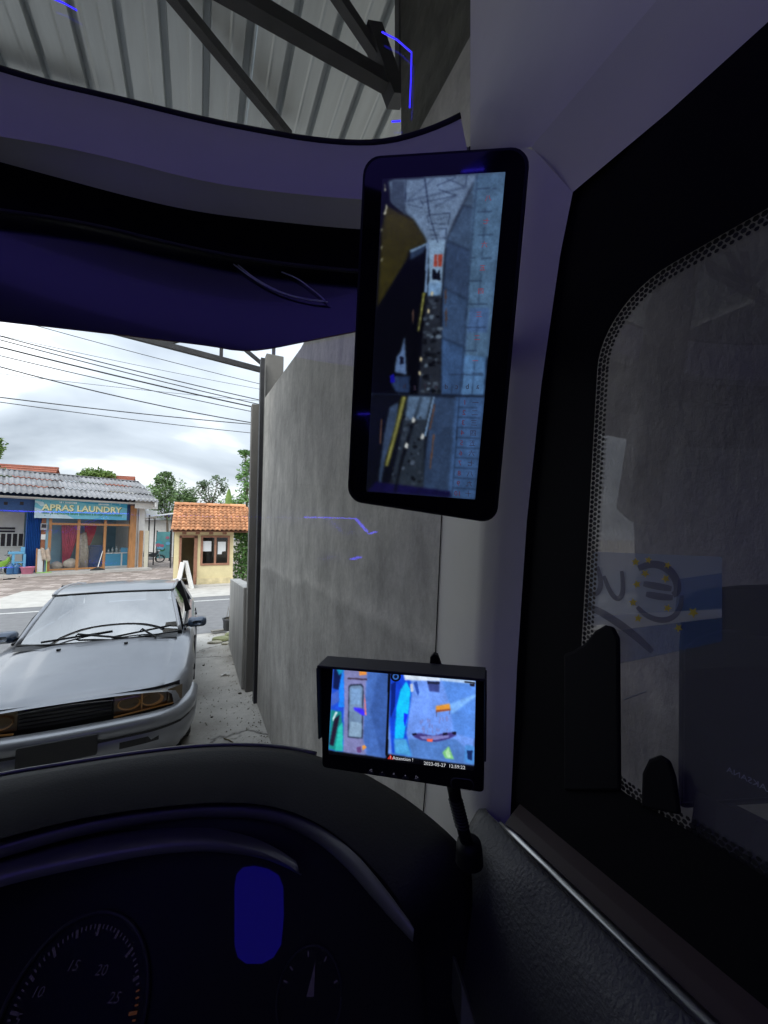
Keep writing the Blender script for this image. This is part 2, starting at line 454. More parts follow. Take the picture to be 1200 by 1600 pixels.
# ================================================================== ground
MB().add([(-250, -250, -.012), (250, -250, -.012), (250, 400, -.012), (-250, 400, -.012)], [(0, 1, 2, 3)]).build('ground', 'dirt', kind='structure', label='bare earth and gravel around the buildings', cat='ground')
def sheet(name, x0, x1, y0, y1, z, mat, label, cat, nx=1):
    return MB().add([(x0, y0, z), (x1, y0, z), (x1, y1, z), (x0, y1, z)], [(0, 1, 2, 3)]).build(name, mat, kind='structure', label=label, cat=cat)
sheet('driveway', -12, .66, -10, 8.38, 0, 'concrete_floor', 'cracked pale concrete driveway under the silver car', 'driveway')
rd = sheet('road', -120, 120, 8.36, 13.45, .004, 'asphalt', 'grey asphalt road crossing behind the car', 'road')
MB().add([(-120, 12.55, .008), (120, 12.55, .008), (120, 12.67, .008), (-120, 12.67, .008)], [(0, 1, 2, 3)]).build('edge_line', 'road_paint', rd)
sheet('pavement', -5.4, 30, 13.45, 17.5, .008, 'concrete_light', 'pale worn concrete strip in front of the yellow kiosk', 'pavement')
sheet('forecourt', -45, -5.4, 13.45, 40, .006, 'paving', 'brown and white block paving in front of the laundry', 'forecourt')
sheet('alley', -5.4, 6, 17.5, 48, .006, 'paving', 'paved alley running back between laundry and kiosk', 'path')

# ================================================================== garage shed
g = thing('garage_shed', (.65, 4.6, 0), 'cement rendered garage wall with corrugated metal roof on black trusses', 'garage')
WT = [(-8, 0), (4.62, 0), (4.5, 3.47), (2.77, 3.27), (-8, 3.27)]
wl = MB().prism([(.65, y, z) for y, z in WT], (.16, 0, 0)).build('wall', 'plaster', g)
MB().bb((.68, .0, 3.272), (.88, 1.25, 4.44)).build('upper_wall_panel', 'mossy', g)
ca, cb = atY(413, 600, 4.86), atY(440, 600, 4.86)
MB().bb((ca.x, 4.74, 0), (cb.x, 4.98, 4.12)).build('column', 'concrete_post', g, bevel=.01)
pa, pb = atY(401.5, 800, 4.70), atY(407.5, 800, 4.70)
MB().bb((pa.x, 4.63, 0), (pb.x, 4.735, 4.0)).build('steel_post', 'steel_black', g)
pa, pb = atY(389, 800, 5.06), atY(401, 800, 5.06)
MB().bb((pa.x, 5.0, 0), (pb.x, 5.12, 3.55)).build('front_post', 'concrete_post', g, bevel=.008)
# roof sheets: trapezoid ribs along Y
RZ = 4.46
def roof_sheet_mesh():
    b = MB(); w = .80; prof = []
    for k in range(4):
        x = k * .2
        prof += [(x, 0), (x + .075, 0), (x + .085, .004), (x + .095, 0), (x + .148, 0), (x + .155, .055), (x + .182, .055), (x + .189, 0)]
    prof += [(.8, 0), (.815, .006)]
    rows = [[V(x, y, z) for x, z in prof] for y in (0, 3.7, 7.4, 10.6)]
    return b.grid(rows)
rs0 = roof_sheet_mesh().build('roof_sheet', 'roof_metal', g, local=True)
rs0.location = (V(.2 + .803 * 2, -7.2, RZ) - V(.65, 4.6, 0)); rs0.parent = g
for k in range(1, 12):
    o = rs0.copy(); COL.objects.link(o); o.parent = g
    o.location = V(.2 + .803 * 2 - .803 * k - .65, -11.8, RZ + random.uniform(-.006, .006))
# trusses across
def truss(Y, xr, zb0_, zt, rise=0.0):
    b = MB(); xl = -4.4
    zb = zb0_
    b.bar((xl, Y, zb0_ + rise * (xr - xl)), (xr, Y, zb0_), .05, .06)
    b.bar((xl, Y, zt + rise * (xr - xl)), (xr, Y, zt), .055, .075)
    x = xr; i = 0
    while x > xl + .6:
        r_ = rise * (xr - x); r2_ = r_ + rise * .62
        b.bar((x, Y, zb + r_), (x, Y, zt + r_), .04, .04, up=(0, 1, 0))
        b.bar((x, Y, (zt if i % 2 else zb) + r_), (x - .62, Y, (zb if i % 2 else zt) + r2_), .04, .04, up=(0, 1, 0))
        x -= .62; i += 1
    return b.build('truss', 'steel_black', g)
truss(4.95, ca.x + .12, 3.97, 4.34, .085)
truss(1.36, .74, 3.80, 4.34)
truss(-2.2, .74, 3.80, 4.34)
MB().bar((.60, 1.36, 4.0), (.72, 1.36, 3.74), .07, .07, up=(0, 1, 0)).build('truss_bracket', 'steel_black', g)
for p, q, w in (((-120, -480), (452, 214), .045), ((-330, 20), (150, 160), .05)):
    MB().bar(atZ(*p, 4.38), atZ(*q, 4.38), w, .06).build('roof_brace', 'steel_black', g)
for y in (-4, -1, 3.2):
    MB().bar((-7.2, y, 4.40), (.9, y, 4.40), .05, .06).build('purlin', 'steel_black', g)
MB().bb((-4.6, -8, 0), (-4.45, 3.2, 4.38)).build('far_wall', 'far_dark', g)
MB().bb((-7.05, -8.15, 0), (.65, -8, 4.3)).build('back_wall', 'cream_wall', g)

bw = MB().prism([(.53, 5.12, 0), (.53, 7.28, 0), (.53, 7.28, 1.14), (.53, 5.12, 1.24)], (.16, 0, 0)).build('boundary_wall', 'concrete_pale', label='low grey rendered wall beside the driveway exit', cat='wall', bevel=.012)

# ================================================================== little things by the low wall
pm('polybag', (.03, .03, .033), .35, var=.4, vscale=12)
pm('stem', (.16, .13, .07), .8)
pm('soil', (.05, .04, .03), .95, bump=.6, bscale=60)
pm('timber_grey', (.22, .21, .19), .85, var=.25, vscale=6, stretch=(1, 6, 6))
pm('rubble', (.33, .31, .24), .9, var=.35, vscale=9, bump=.5, bscale=30)
pm('rubble_mossy', (.24, .25, .13), .9, var=.35, vscale=9, bump=.5, bscale=30)
pm('scrap_paper', (.6, .59, .56), .8, var=.15, vscale=10)
bp = atZ(357, 990, 0)
t = thing('plant_bag', bp, 'black plastic grow bag with bare stems beside the low grey wall', 'plant bag')
t.location.z += .07; ORG[t] = Matrix.Translation(t.location)
b = MB(); rows = []
for h, r_ in ((0, .085), (.05, .10), (.12, .098), (.18, .105), (.235, .112), (.225, .10)):
    rows.append([bp + V(r_ * (1 + .10 * math.sin(k * 2.7 + h * 20)) * math.cos(k * math.pi / 8), r_ * (1 + .1 * math.sin(k * 1.9)) * math.sin(k * math.pi / 8), .07 + h + (.012 * math.sin(k * 3.1) if h > .2 else 0)) for k in range(16)])
b.grid(rows, close=True).build('bag', 'polybag', t, smooth=True)
MB().lathe([(0, .285), (.10, .275)], bp, 14).build('soil', 'soil', t, smooth=True)
for dx_, dy_, lx, ly, h in ((0, 0, .03, 0, .32), (.03, .02, -.05, .03, .26), (-.04, .01, .02, -.03, .22)):
    MB().tube([bp + V(dx_, dy_, .27), bp + V(dx_ + lx * .4, dy_ + ly * .5, .27 + h * .5), bp + V(dx_ + lx, dy_ + ly, .27 + h)], [.006, .004, .002], 5).build('stem', 'stem', t)
a_, b_ = atZ(330, 989, .02), atZ(352, 986, .02)
MB().bar(a_ + V(0, 0, .03), b_ + V(.02, 0, .03), .11, .03).build('wood_offcut', 'timber_grey', label='flat grey wood offcut lying next to the grow bag', cat='plank', bevel=.004)
def stone(c, s, mat, label):
    b = MB(); rows = []
    rr = random.Random(int(c.x * 1000) + int(c.y * 977))
    ph = [rr.uniform(0, 6) for _ in range(4)]
    for h, k_ in ((0, .75), (.3, 1.0), (.75, .92), (1.0, .55), (1.02, .05)):
        rows.append([c + V(s[0] * k_ * (1 + .18 * math.sin(2 * a + ph[0]) + .12 * math.sin(5 * a + ph[1])) * math.cos(a), s[1] * k_ * (1 + .15 * math.sin(3 * a + ph[2])) * math.sin(a), s[2] * h) for a in [i * math.pi / 6 for i in range(12)]])
    return b.grid(rows, close=True).build('rubble_stone', mat, label=label, cat='stone', group='rubble stones at the foot of the low wall')
for i, (px, py, s, mt, lb) in enumerate((
    (346, 1001, (.17, .11, .075), 'rubble_mossy', 'broad mossy rubble stone under the grow bag'),
    (360, 997, (.10, .09, .10), 'rubble_mossy', 'taller mossy rubble stone directly below the grow bag'),
    (336, 1005, (.11, .07, .04), 'rubble', 'flat pale rubble stone nearest the car'),
    (369, 1003, (.07, .06, .05), 'rubble', 'small rubble stone against the low wall'),
    (352, 1007, (.06, .05, .035), 'rubble', 'small rubble stone in front of the mossy ones'))):
    stone(atZ(px, py, 0), s, mt, lb)
def scrap(px, py, s, lb, rz):
    c = atZ(px, py, .004); b = MB(); rr = random.Random(px)
    rows = [[c + V(s * (i / 3 - .5) + rr.uniform(-.01, .01), s * .7 * (j / 3 - .5) + rr.uniform(-.01, .01), rr.uniform(0, .025)) for i in range(4)] for j in range(4)]
    b.grid(rows).build('paper_scrap', 'scrap_paper', label=lb, cat='litter', group='scraps of paper on the driveway', solid=.001)
scrap(379, 1029, .14, 'crumpled pale paper scrap at the low wall base', 0)
scrap(352, 1054, .12, 'pale paper scrap in the middle of the bare concrete', 0)
MB().tube([atZ(350, 1154, .01), atZ(357, 1156, .013), atZ(364, 1160, .01)], .006, 6).build('twig', 'stem', label='short dark twig on the concrete near the dashboard', cat='twig')
for i, (px, py, r_) in enumerate(((375, 1084, .018), (331, 1121, .012), (318, 1040, .015))):
    stone(atZ(px, py, 0), (r_, r_, r_ * .8), 'soil', ['dark clod near the garage post', 'dark clod beside the car bumper', 'dark clod beside the car door'][i])

# ================================================================== overhead cables
pm('cable', (.03, .03, .032), .6)
CB = [((10, 504), (399, 602), .010), ((0, 531), (399, 610), .007), ((0, 533), (398, 627), .016), ((0, 539), (398, 634), .016), ((0, 550), (398, 640), .024),
      ((0, 563), (396, 647), .014), ((0, 577), (394, 665), .018), ((0, 588), (398, 628), .007), ((0, 625), (380, 664), .016), ((0, 633), (394, 679), .012)]
CL = ['topmost thin overhead cable just under the dark blue band', 'second overhead cable, a hair-thin one', 'third overhead cable from the top', 'fourth overhead cable from the top',
      'thickest of the black overhead cables', 'overhead cable just below the thickest one', 'strongly sagging overhead cable crossing under the bundle', 'faint hair-thin overhead cable below the bundle',
      'upper of the two low overhead cables', 'lowest overhead cable across the bright cloud']
for i, ((x0, y0), (x1, y1), r_) in enumerate(CB):
    Yc = 10.5 + .12 * i
    sl = (y1 - y0) / (x1 - x0)
    A_ = atY(x0 - 320, y0 - sl * 360 - 6, Yc); B_ = atY(x1 + 70, y1 + sl * 62, Yc)
    pts = []
    sag = .10 if i != 6 else .28
    for k in range(15):
        f = k / 14; p = A_.lerp(B_, f); p.z -= sag * 4 * f * (1 - f) - sag * .55; pts.append(p)
    MB().tube(pts, r_ * .8, 5).build('overhead_cable', 'cable', label=CL[i], cat='cable', group='overhead cables across the sky')

# loose grit and crumbs over the driveway, thickest along the wall foot
rg_ = random.Random(21); gb_ = MB()
for k in range(900):
    y = rg_.uniform(2.6, 8.2); x = (.64 - abs(rg_.gauss(0, .10))) if rg_.random() < .6 else rg_.uniform(.05, .64)
    r_ = rg_.choice((.003, .004, .005, .007, .010)); c = V(x, y, r_ * .3)
    gb_.add([c + V(r_, 0, 0), c + V(-r_ * .5, r_ * .8, 0), c + V(-r_ * .6, -r_ * .7, 0), c + V(0, 0, r_ * .9)], [(0, 1, 3), (1, 2, 3), (2, 0, 3)])
gb_.build('litter_grit', 'rubble', kind='stuff', label='loose grit and crumbs along the foot of the garage wall', cat='gravel')
# ================================================================== vegetation
def leafmat(name, c1, c2):
    m = pm(name, c1, rough=.55, col2=c2, vscale=1.6, detail=5, spec=.3)
    b = m.node_tree.nodes['Principled BSDF']
    b.inputs['Subsurface Weight'].default_value = 0.0
    return m
leafmat('leaf_mid', (.09, .16, .06), (.20, .31, .12))
leafmat('leaf_dark', (.09, .14, .075), (.17, .25, .13))
leafmat('leaf_bright', (.09, .20, .055), (.20, .36, .11))
leafmat('leaf_lime', (.10, .19, .04), (.24, .34, .09))
pm('bark', (.12, .095, .07), .9, var=.3, vscale=6, bump=.5, bscale=30, stretch=(3, 3, .6))
def leaves(b, c, rad, n, size, rr, aspect=.45):
    for _ in range(n):
        d = V(rr.gauss(0, 1), rr.gauss(0, 1), rr.gauss(0, 1)).normalized() * (rr.random() ** .4)
        p = c + V(d.x * rad[0], d.y * rad[1], d.z * rad[2])
        u = V(rr.gauss(0, 1), rr.gauss(0, 1), rr.gauss(0, .6)).normalized()
        w = u.cross(V(rr.gauss(0, 1), rr.gauss(0, 1), rr.gauss(0, 1) + 1.2)).normalized()
        s = size * rr.uniform(.6, 1.3); s2 = s * aspect; n_ = u.cross(w) * s * .12
        b.add([p - u * s * .5, p + w * s2 * .5 + n_, p + u * s * .5, p - w * s2 * .5 + n_], [(0, 1, 2, 3)])
def tree(name, base, trunk_h, blobs, mat, label, n_per=260, size=.28, group='trees behind the shops', seed=1, tr=.14):
    rr = random.Random(seed)
    t = thing(name, base, label, 'tree', group)
    base = V(*base)
    tb = MB(); top = base + V(rr.uniform(-.2, .2), rr.uniform(-.2, .2), trunk_h)
    tb.tube([base, base.lerp(top, .5) + V(.06, .04, 0), top], [tr, tr * .8, tr * .6], 8)
    cb_ = MB()
    for (dx_, dy_, dz_, rx, rz) in blobs:
        c = base + V(dx_, dy_, dz_)
        mid = top.lerp(c, .5) + V(0, 0, -.15)
        tb.tube([top, mid, c], [tr * .5, tr * .3, tr * .1], 6)
        for k in range(4):
            e = c + V(rr.uniform(-1, 1) * rx * .8, rr.uniform(-1, 1) * rx * .8, rr.uniform(-.6, .9) * rz)
            tb.tube([mid.lerp(c, .6), e], [tr * .15, tr * .04], 4)
            leaves(cb_, e, (rx * .42, rx * .42, rz * .4), n_per // 5, size, rr)
        leaves(cb_, c, (rx, rx, rz), n_per, size, rr)
    tb.build('trunk', 'bark', t, smooth=True)
    cb_.build('crown', mat, t)
    return t
def blob_at(px, py, Y, base, rx, rz):
    p = atY(px, py, Y); return (p.x - base[0], 0, p.z, rx, rz)
def tree_at(px_base, Y, blobs, mat, label, **k):
    b0 = atY(px_base, 840, Y); base = (b0.x, Y, 0)
    bl = []
    rr = random.Random(k.get('seed', 1) + 50)
    for (px, py, rx, rz) in blobs:
        q = blob_at(px, py, Y, base, rx, rz); bl.append((q[0], rr.uniform(-.6, .6) * rx, q[2], rx, rz))
    th = max(1.2, min(q[2] - q[4] for q in bl) + .2)
    tree(k.pop('name', 'tree'), base, th, bl, mat, label, **k)
tree_at(262, 40, [(250, 770, 1.3, 1.1), (268, 762, 1.4, 1.1), (262, 785, 1.6, 1.0), (280, 776, 1.2, .8), (292, 782, .9, .6), (258, 748, .8, .6), (240, 782, 1.0, .9), (262, 800, 1.6, .8)], 'leaf_mid', 'broad green tree rising between the laundry and the kiosk', seed=3, n_per=260, size=.30)
tree_at(330, 36, [(325, 760, .9, .5), (341, 752, .8, .45), (312, 770, .8, .5), (335, 775, 1.0, .5), (348, 762, .6, .5), (316, 757, .5, .35), (322, 784, 1.0, .5)], 'leaf_dark', 'airy dark tree above the middle of the kiosk roof', seed=4, n_per=90, size=.24)
tree_at(384, 30, [(385, 765, .8, .8), (372, 782, .9, .6), (380, 742, .6, .5), (388, 725, .55, .45), (384, 708, .5, .3), (362, 790, .8, .5), (394, 780, .9, .9)], 'leaf_bright', 'tall feathery bright green tree beside the garage post', seed=5, n_per=120, size=.26)
tree_at(148, 44, [(145, 738, 1.2, .6), (155, 744, 1.3, .6), (136, 745, .9, .5), (148, 752, 1.5, .7)], 'leaf_lime', 'round yellow green treetop peeking over the laundry roof', seed=6, n_per=520, size=.3)
tree_at(-22, 30, [(-14, 694, .7, .6), (-24, 705, .9, .9), (-8, 738, .5, .3), (-26, 740, 1.0, .8)], 'leaf_lime', 'tree with yellow green leaves at the edge above the tiled roof', seed=8, n_per=260, size=.28)
# clipped creeper beside kiosk
def bush(name, c, blobs, mat, label, n, size, seed):
    rr = random.Random(seed); t = thing(name, c, label, 'bush'); c = V(*c)
    s_ = MB()
    for k in range(5):
        s_.tube([c + V(rr.uniform(-.2, .2), rr.uniform(-.1, .1), 0), c + V(rr.uniform(-.3, .3), rr.uniform(-.2, .2), 1.5)], [.02, .008], 5)
    s_.build('stem', 'bark', t)
    b = MB()
    for (x, y, z, rx, rz) in blobs: leaves(b, c + V(x, y, z), (rx, rx * .8, rz), n, size, rr, .6)
    b.build('foliage', mat, t)
bc = atY(379, 905, 17.4)
bush('creeper_bush', (bc.x, 17.4, 0), [(-.05, 0, .55, .5, .5), (0, 0, 1.2, .5, .5), (.1, 0, 1.8, .5, .5), (.35, 0, .9, .5, .9), (.4, 0, 1.9, .45, .5), (-.1, -.1, 2.1, .4, .4)], 'leaf_bright', 'dense green creeper covering the wall next to the yellow kiosk', 520, .13, 11)
# banana plant
bpz = atY(356, 800, 24)
t = thing('banana_plant', (bpz.x, 24, 0), 'banana plant with an upright broad leaf above the kiosk roof', 'banana plant', 'trees behind the shops')
MB().tube([(bpz.x, 24, 0), (bpz.x + .05, 24, 2.6)], [.14, .08], 8).build('trunk', 'leaf_lime', t, smooth=True)
for (dx_, dz_, lean) in ((0, 4.75, .1), (-.55, 4.0, -.5), (.7, 4.1, .55), (.3, 3.6, .7), (-.35, 3.6, -.7)):
    b = MB(); rows = []
    A_ = V(bpz.x + .05, 24, 2.5); E_ = V(bpz.x + dx_, 24 + lean * .2, dz_)
    for k in range(9):
        f = k / 8; p = A_.lerp(E_, f) + V(lean * .3 * f * f, 0, -abs(lean) * .4 * f * f)
        w = .20 * math.sin(math.pi * min(1, f * .92 + .05)) ** .6
        rows.append([p + V(-w, .05, 0), p + V(0, -.02, -.03), p + V(w, .05, 0)])
    b.grid(rows).build('leaf', 'leaf_lime', t, smooth=True)

# ================================================================== laundry shop
F0 = atZ(55, 898, 0); SA_ = R(20)
sdir = V(math.cos(SA_), math.sin(SA_), 0); sback = V(-math.sin(SA_), math.cos(SA_), 0)
def S(px, py, b=0.0):
    p = atP(px, py, F0 + sback * b, sback) - F0
    return V(p.dot(sdir), b, p.z)
pm('blue_paint', (.022, .085, .26), .5, var=.12, vscale=5)
pm('blue_shutter', (.02, .10, .34), .45, var=.15, vscale=6)
pm('white_paint', (.72, .72, .70), .7, var=.08, vscale=3)
pm('cream_paint', (.70, .66, .52), .8, var=.08, vscale=3)
pm('lightblue_wall', (.28, .48, .60), .8, var=.08, vscale=3)
pm('wood_orange', (.42, .20, .075), .5, var=.25, vscale=4, stretch=(4, 4, .6))
pm('wood_brown', (.26, .10, .045), .55, var=.25, vscale=4, stretch=(4, 4, .6))
pm('fibre_cement', (.225, .228, .24), .9, var=.4, vscale=1.1, bump=.2, bscale=18, detail=8)
pm('tile_floor', (.50, .48, .45), .5, var=.1, vscale=4)
pm('dark_interior', (.035, .032, .035), .9)
pm('curtain_pink', (.62, .07, .14), .8, var=.2, vscale=5)
pm('counter_blue', (.08, .33, .52), .5, var=.06)
pm('bottle_grey', (.35, .42, .44), .3)
pm('fabric_roll', (.45, .38, .33), .9, var=.3, vscale=9)
pm('cloth_beige', (.55, .45, .36), .9, var=.25, vscale=8)
pm('plastic_pink', (.72, .25, .38), .4)
pm('plastic_blue', (.13, .38, .60), .4)
pm('jug_blue', (.03, .11, .25), .25)
pm('plastic_green', (.30, .55, .14), .4)
pm('rubber', (.02, .02, .02), .8)
pm('metal_grey', (.4, .4, .41), .35, metal=.8)
thin_glass('shop_glass', (.92, .94, .95), .025)
colour_attr('print', 0, rough=.6, noise=.1, nscale=2)
sh = thing('laundry_shop', F0, 'laundry shop with grey corrugated roof and blue front', 'shop', rz=SA_)
def sbox(name, x0, x1, y0, y1, z0, z1, mat, parent=sh, **k):
    return MB().bb((x0, y0, z0), (x1, y1, z1)).build(name, mat, parent, local=True, **k)
aL = -6.0
aR = S(211, 850).x; zTop = 4.05
a_ = lambda px: S(px, 850).x
zz = lambda py, px=120: S(px, py).z
sbox('terrace', aL, aR + .6, -1.25, .3, 0, .13, 'tile_floor')
sbox('floor', aL, aR, .3, 5, 0, .14, 'tile_floor')
sbox('back_wall', aL, aR + .7, 5, 5.15, 0, 4, 'lightblue_wall')
sbox('side_wall', aR + .0, aR + .14, .16, 5, .13, 4.0, 'white_paint')
sbox('ceiling', aL, aR + .7, .1, 5, 3.95, 4.05, 'white_paint')
# blue lintel above everything
zl0 = S(20, 800).z; zl1 = S(20, 778).z
sbox('lintel', aL, a_(63), -.03, .14, zl0, zl1 + .5, 'blue_paint')
sbox('lintel_panel', a_(63), aR, .0, .14, zz(811), zl1 + .5, 'blue_paint')
for px in (9, 34):
    sbox('vent_hole', S(px - 3, 786).x, S(px + 3, 786).x, -.035, -.028, S(px, 789).z, S(px, 784).z, 'dark_interior')
# left room
sbox('room_wall', aL, a_(39), 1.6, 1.7, .13, 4, 'white_paint')
xa, xb = S(-10, 820, 1.59).x, S(24, 820, 1.59).x
for k in range(4):
    z = S(10, 824, 1.59).z - k * .16
    sbox('louvre_slat', xa, xb, 1.55, 1.6, z - .10, z, 'dark_interior')
xa, xb = S(0, 840, 1.59).x, S(37, 840, 1.59).x; z1_, z0_ = S(20, 832, 1.59).z, S(20, 855, 1.59).z
wn = sbox('room_window', xa, xb, 1.54, 1.6, z0_, z1_, 'white_paint')
for k in range(4):
    w = (xb - xa) / 4
    sbox('pane', xa + k * w + .03, xa + (k + 1) * w - .03, 1.53, 1.545, z0_ + .06, z1_ - .06, 'dark_interior', wn)
# shutter: folding leaves
x0, x1 = a_(39), a_(63); n = 9
for k in range(n):
    w = (x1 - x0) / n; p = x0 + k * w
    b = MB(); b.grid([[V(p, .02, z), V(p + w * .5, -.06, z), V(p + w, .02, z)] for z in (.13, zl0)]).build('shutter_leaf', 'blue_shutter', sh, local=True, solid=.01)
# brown pillar, blue strip
sbox('pillar', a_(63), a_(70), -.08, .1, .13, zz(809), 'wood_brown')
sbox('wall_strip', a_(70), a_(78), -.02, .1, .13, zz(811), 'lightblue_wall')
# glazed front
x77, x122, x163, x202 = a_(77), a_(121.5), a_(163), a_(201)
zb, zh, zt = zz(889), zz(819), zz(811)
fr = sbox('window_sill', x77, x163, -.06, .1, .13, zb - .02, 'lightblue_wall')
for xx, w in ((x77, .12), (x122, .12), (x163, .12)):
    sbox('mullion', xx - w / 2, xx + w / 2, -.07, .06, .13, zt, 'wood_orange')
sbox('transom', x77, x202, -.065, .05, zh - .06, zh + .05, 'wood_orange')
sbox('bottom_rail', x77, x163, -.068, .05, zb - .04, zb + .06, 'wood_orange')
sbox('door_pillar', a_(201), aR, -.1, .16, .13, zz(790, 205), 'wood_orange')
for (p, q, r0_, r1_) in ((x77, x122, zb, zh), (x122, x163, zb, zh)):
    sbox('pane', p + .06, q - .06, -.005, .003, r0_, r1_, 'shop_glass')
for (p, q) in ((x77, x122), (x122, x163), (x163, x202)):
    sbox('transom_pane', p + .06, q - .06, -.005, .003, zh + .05, zt, 'shop_glass')
# room contents that the glass shows
sbox('inner_partition', x77, S(95, 850, 1.0).x, 1.0, 1.05, .13, 3.2, 'lightblue_wall')
def curtain(px0, px1, py0, py1, b, taper, label):
    p0, p1 = S(px0, py0, b), S(px1, py1, b); rows = []
    for k in range(9):
        f = k / 8; z = p0.z + (p1.z - p0.z) * f
        xl = p0.x; xr = p1.x - (p1.x - p0.x) * taper * f ** 1.5
        xl = xl + (p1.x - p0.x) * taper * .3 * f
        rows.append([V(xl + (xr - xl) * j / 28, b + .07 * math.sin(j * 1.7) + .02 * math.sin(j * 4.1 + k), z) for j in range(29)])
    t = MB().grid(rows); t.v = [ORG[sh] @ q for q in t.v]
    t.build('curtain', 'curtain_pink', smooth=True, label=label, cat='curtain', group='pink curtains in the laundry')
curtain(96, 121, 819, 881, .45, .55, 'long pink curtain gathered behind the first laundry window')
curtain(132, 150, 819, 852, .6, .5, 'short pink curtain tied up behind the second laundry window')
def W(p): return ORG[sh] @ V(*p)
def wthing(name, mb, mat, label, cat, group=None, **k):
    mb.v = [W(q) for q in mb.v]; return mb.build(name, mat, label=label, cat=cat, group=group, **k)
for px, w, top, lb in ((126, .13, 834, 'brownish fabric roll standing inside the second laundry window'), (132, .14, 832, 'pale fabric roll standing upright in the second laundry window')):
    p0, p1 = S(px, 885, .5), S(px, top, .5)
    wthing('fabric_roll', MB().tube([(p0.x, .5, .14), (p0.x + .03, .55, p1.z * .5), (p1.x, .6, p1.z)], [w, w * .9, w * .85], 10), 'fabric_roll', lb, 'fabric roll', 'fabric rolls in the laundry', smooth=True)
def bundle(px, py, r, b, lb):
    p = S(px, py, b); rows = []
    for k in range(8):
        f = k / 7; rr_ = r * math.sin(math.pi * (f * .9 + .08)) ** .7
        rows.append([V(p.x + rr_ * (1 + .15 * math.sin(3 * a + f * 5)) * math.cos(a), b + rr_ * .7 * math.sin(a), .14 + f * r * 1.7) for a in [i * math.pi / 7 for i in range(14)]])
    wthing('laundry_bundle', MB().grid(rows, close=True), 'cloth_beige', lb, 'laundry bundle', 'laundry bundles', smooth=True)
bundle(111, 880, .36, .35, 'big knotted beige laundry bundle under the long pink curtain')
bundle(88, 884, .28, .4, 'low beige laundry bundle in the first window corner')
# blue sofa-like heap inside
p0, p1 = S(139, 876, 1.2), S(161, 854, 1.2)
c = thing('storage_box', W((p0.x, 1.2, .14)), 'dark blue storage box deep in the second laundry window', 'box', rz=SA_)
MB().bb((0, 0, 0), (p1.x - p0.x, .6, p1.z - .14)).build('body', 'blue_paint', c, local=True, bevel=.03)
MB().bb((-.03, -.03, p1.z - .137), (p1.x - p0.x + .03, .63, p1.z - .05)).build('lid', 'blue_shutter', c, local=True, bevel=.02)
# counter in the doorway
p0, p1 = S(163, 885, .9), S(201, 863, .9)
ct = thing('shop_counter', W((p0.x, .9, .14)), 'light blue shop counter with white trim in the open doorway', 'counter', rz=SA_)
wd = p1.x - p0.x; hh = p1.z - .14
for k in range(2):
    x0_ = .03 + (wd - .03) * (0 if k == 0 else .7); x1_ = .03 + (wd - .03) * (.68 if k == 0 else 1)
    MB().bb((x0_, 0, .08), (x1_, .5, hh - .05)).build('panel', 'counter_blue', ct, local=True)
MB().bb((0, -.02, hh - .05), (wd + .03, .55, hh)).build('top', 'white_paint', ct, local=True)
MB().bb((wd * .69 - .02, -.015, 0), (wd * .69 + .05, .5, hh - .05)).build('trim', 'white_paint', ct, local=True)
MB().bb((0, -.01, 0), (wd, .5, .079)).build('base', 'white_paint', ct, local=True)
for k in range(6):
    x = p0.x + .2 + k * .2; h = .22 + .09 * (k * 37 % 3)
    wthing('bottle', MB().lathe([(0, 0), (.06, 0), (.06, h * .65), (.025, h * .8), (.025, h), (0, h)], (x, 1.15, p1.z), 10), 'bottle_grey', ['grey bottle at the window end of the laundry counter', 'second grey bottle along the laundry counter', 'third grey bottle along the laundry counter', 'fourth grey bottle along the laundry counter', 'fifth grey bottle along the laundry counter', 'last grey bottle, closest to the small blue box on the counter'][k], 'bottle', 'bottles on the counter', smooth=True)
bx = S(194, 858, 1.2); b = MB().bb((bx.x - .2, 1.0, p1.z), (bx.x + .25, 1.3, p1.z + .28))
wthing('counter_box', b, 'plastic_blue', 'small blue box at the end of the laundry counter', 'box', bevel=.01)
# meter box, notice on pillar
mbx = thing('electric_meter', W((a_(66.5), -.1, zz(829))), 'grey electric meter box on the brown laundry pillar', 'meter', rz=SA_)
MB().bb((-.13, -.08, 0), (.13, .02, zz(819) - zz(829))).build('case', 'metal_grey', mbx, local=True, bevel=.015)
MB().bb((-.09, -.09, .12), (.09, -.079, .30)).build('dial_window', 'dark_interior', mbx, local=True)
p0, p1 = S(63.5, 843), S(71, 835)
wthing('notice', MB().bb((p0.x, -.096, p0.z), (p1.x, -.084, p1.z)), 'white_paint', 'white paper notice below the meter box', 'notice')
# roof of corrugated sheets
eb, rb = -1.35, 3.2
zE = S(120, 776, eb).z; zR = S(120, 745, rb).z
aE = S(248, 783, eb).x
cb_ = MB(); sw = 1.05; nseg = 40
sl = math.hypot(rb - eb, zR - zE) / 3
rows = [[V(sw * j / nseg, yy, .032 * math.sin(2 * math.pi * j / nseg * 5)) for j in range(nseg + 2)] for yy in (0, sl * .5, sl + .14)]
sheet0 = cb_.grid(rows).build('roof_sheet', 'fibre_cement', sh, local=True, smooth=True)
ang = math.atan2(zR - zE, rb - eb)
first = True
for row in range(3):
    for k in range(14):
        o = sheet0 if first else sheet0.copy()
        if not first: COL.objects.link(o); o.parent = sh
        first = False
        f = row / 3
        o.location = (aE - sw * (k + 1), eb + (rb - eb) * f, zE + (zR - zE) * f + .012 * (2 - row) * 0 + .03 * row + random.uniform(-.012, .012) + .01 * (k % 2))
        o.rotation_euler = (ang - R(1.2) + random.uniform(-.006, .006), random.uniform(-.006, .006), 0)
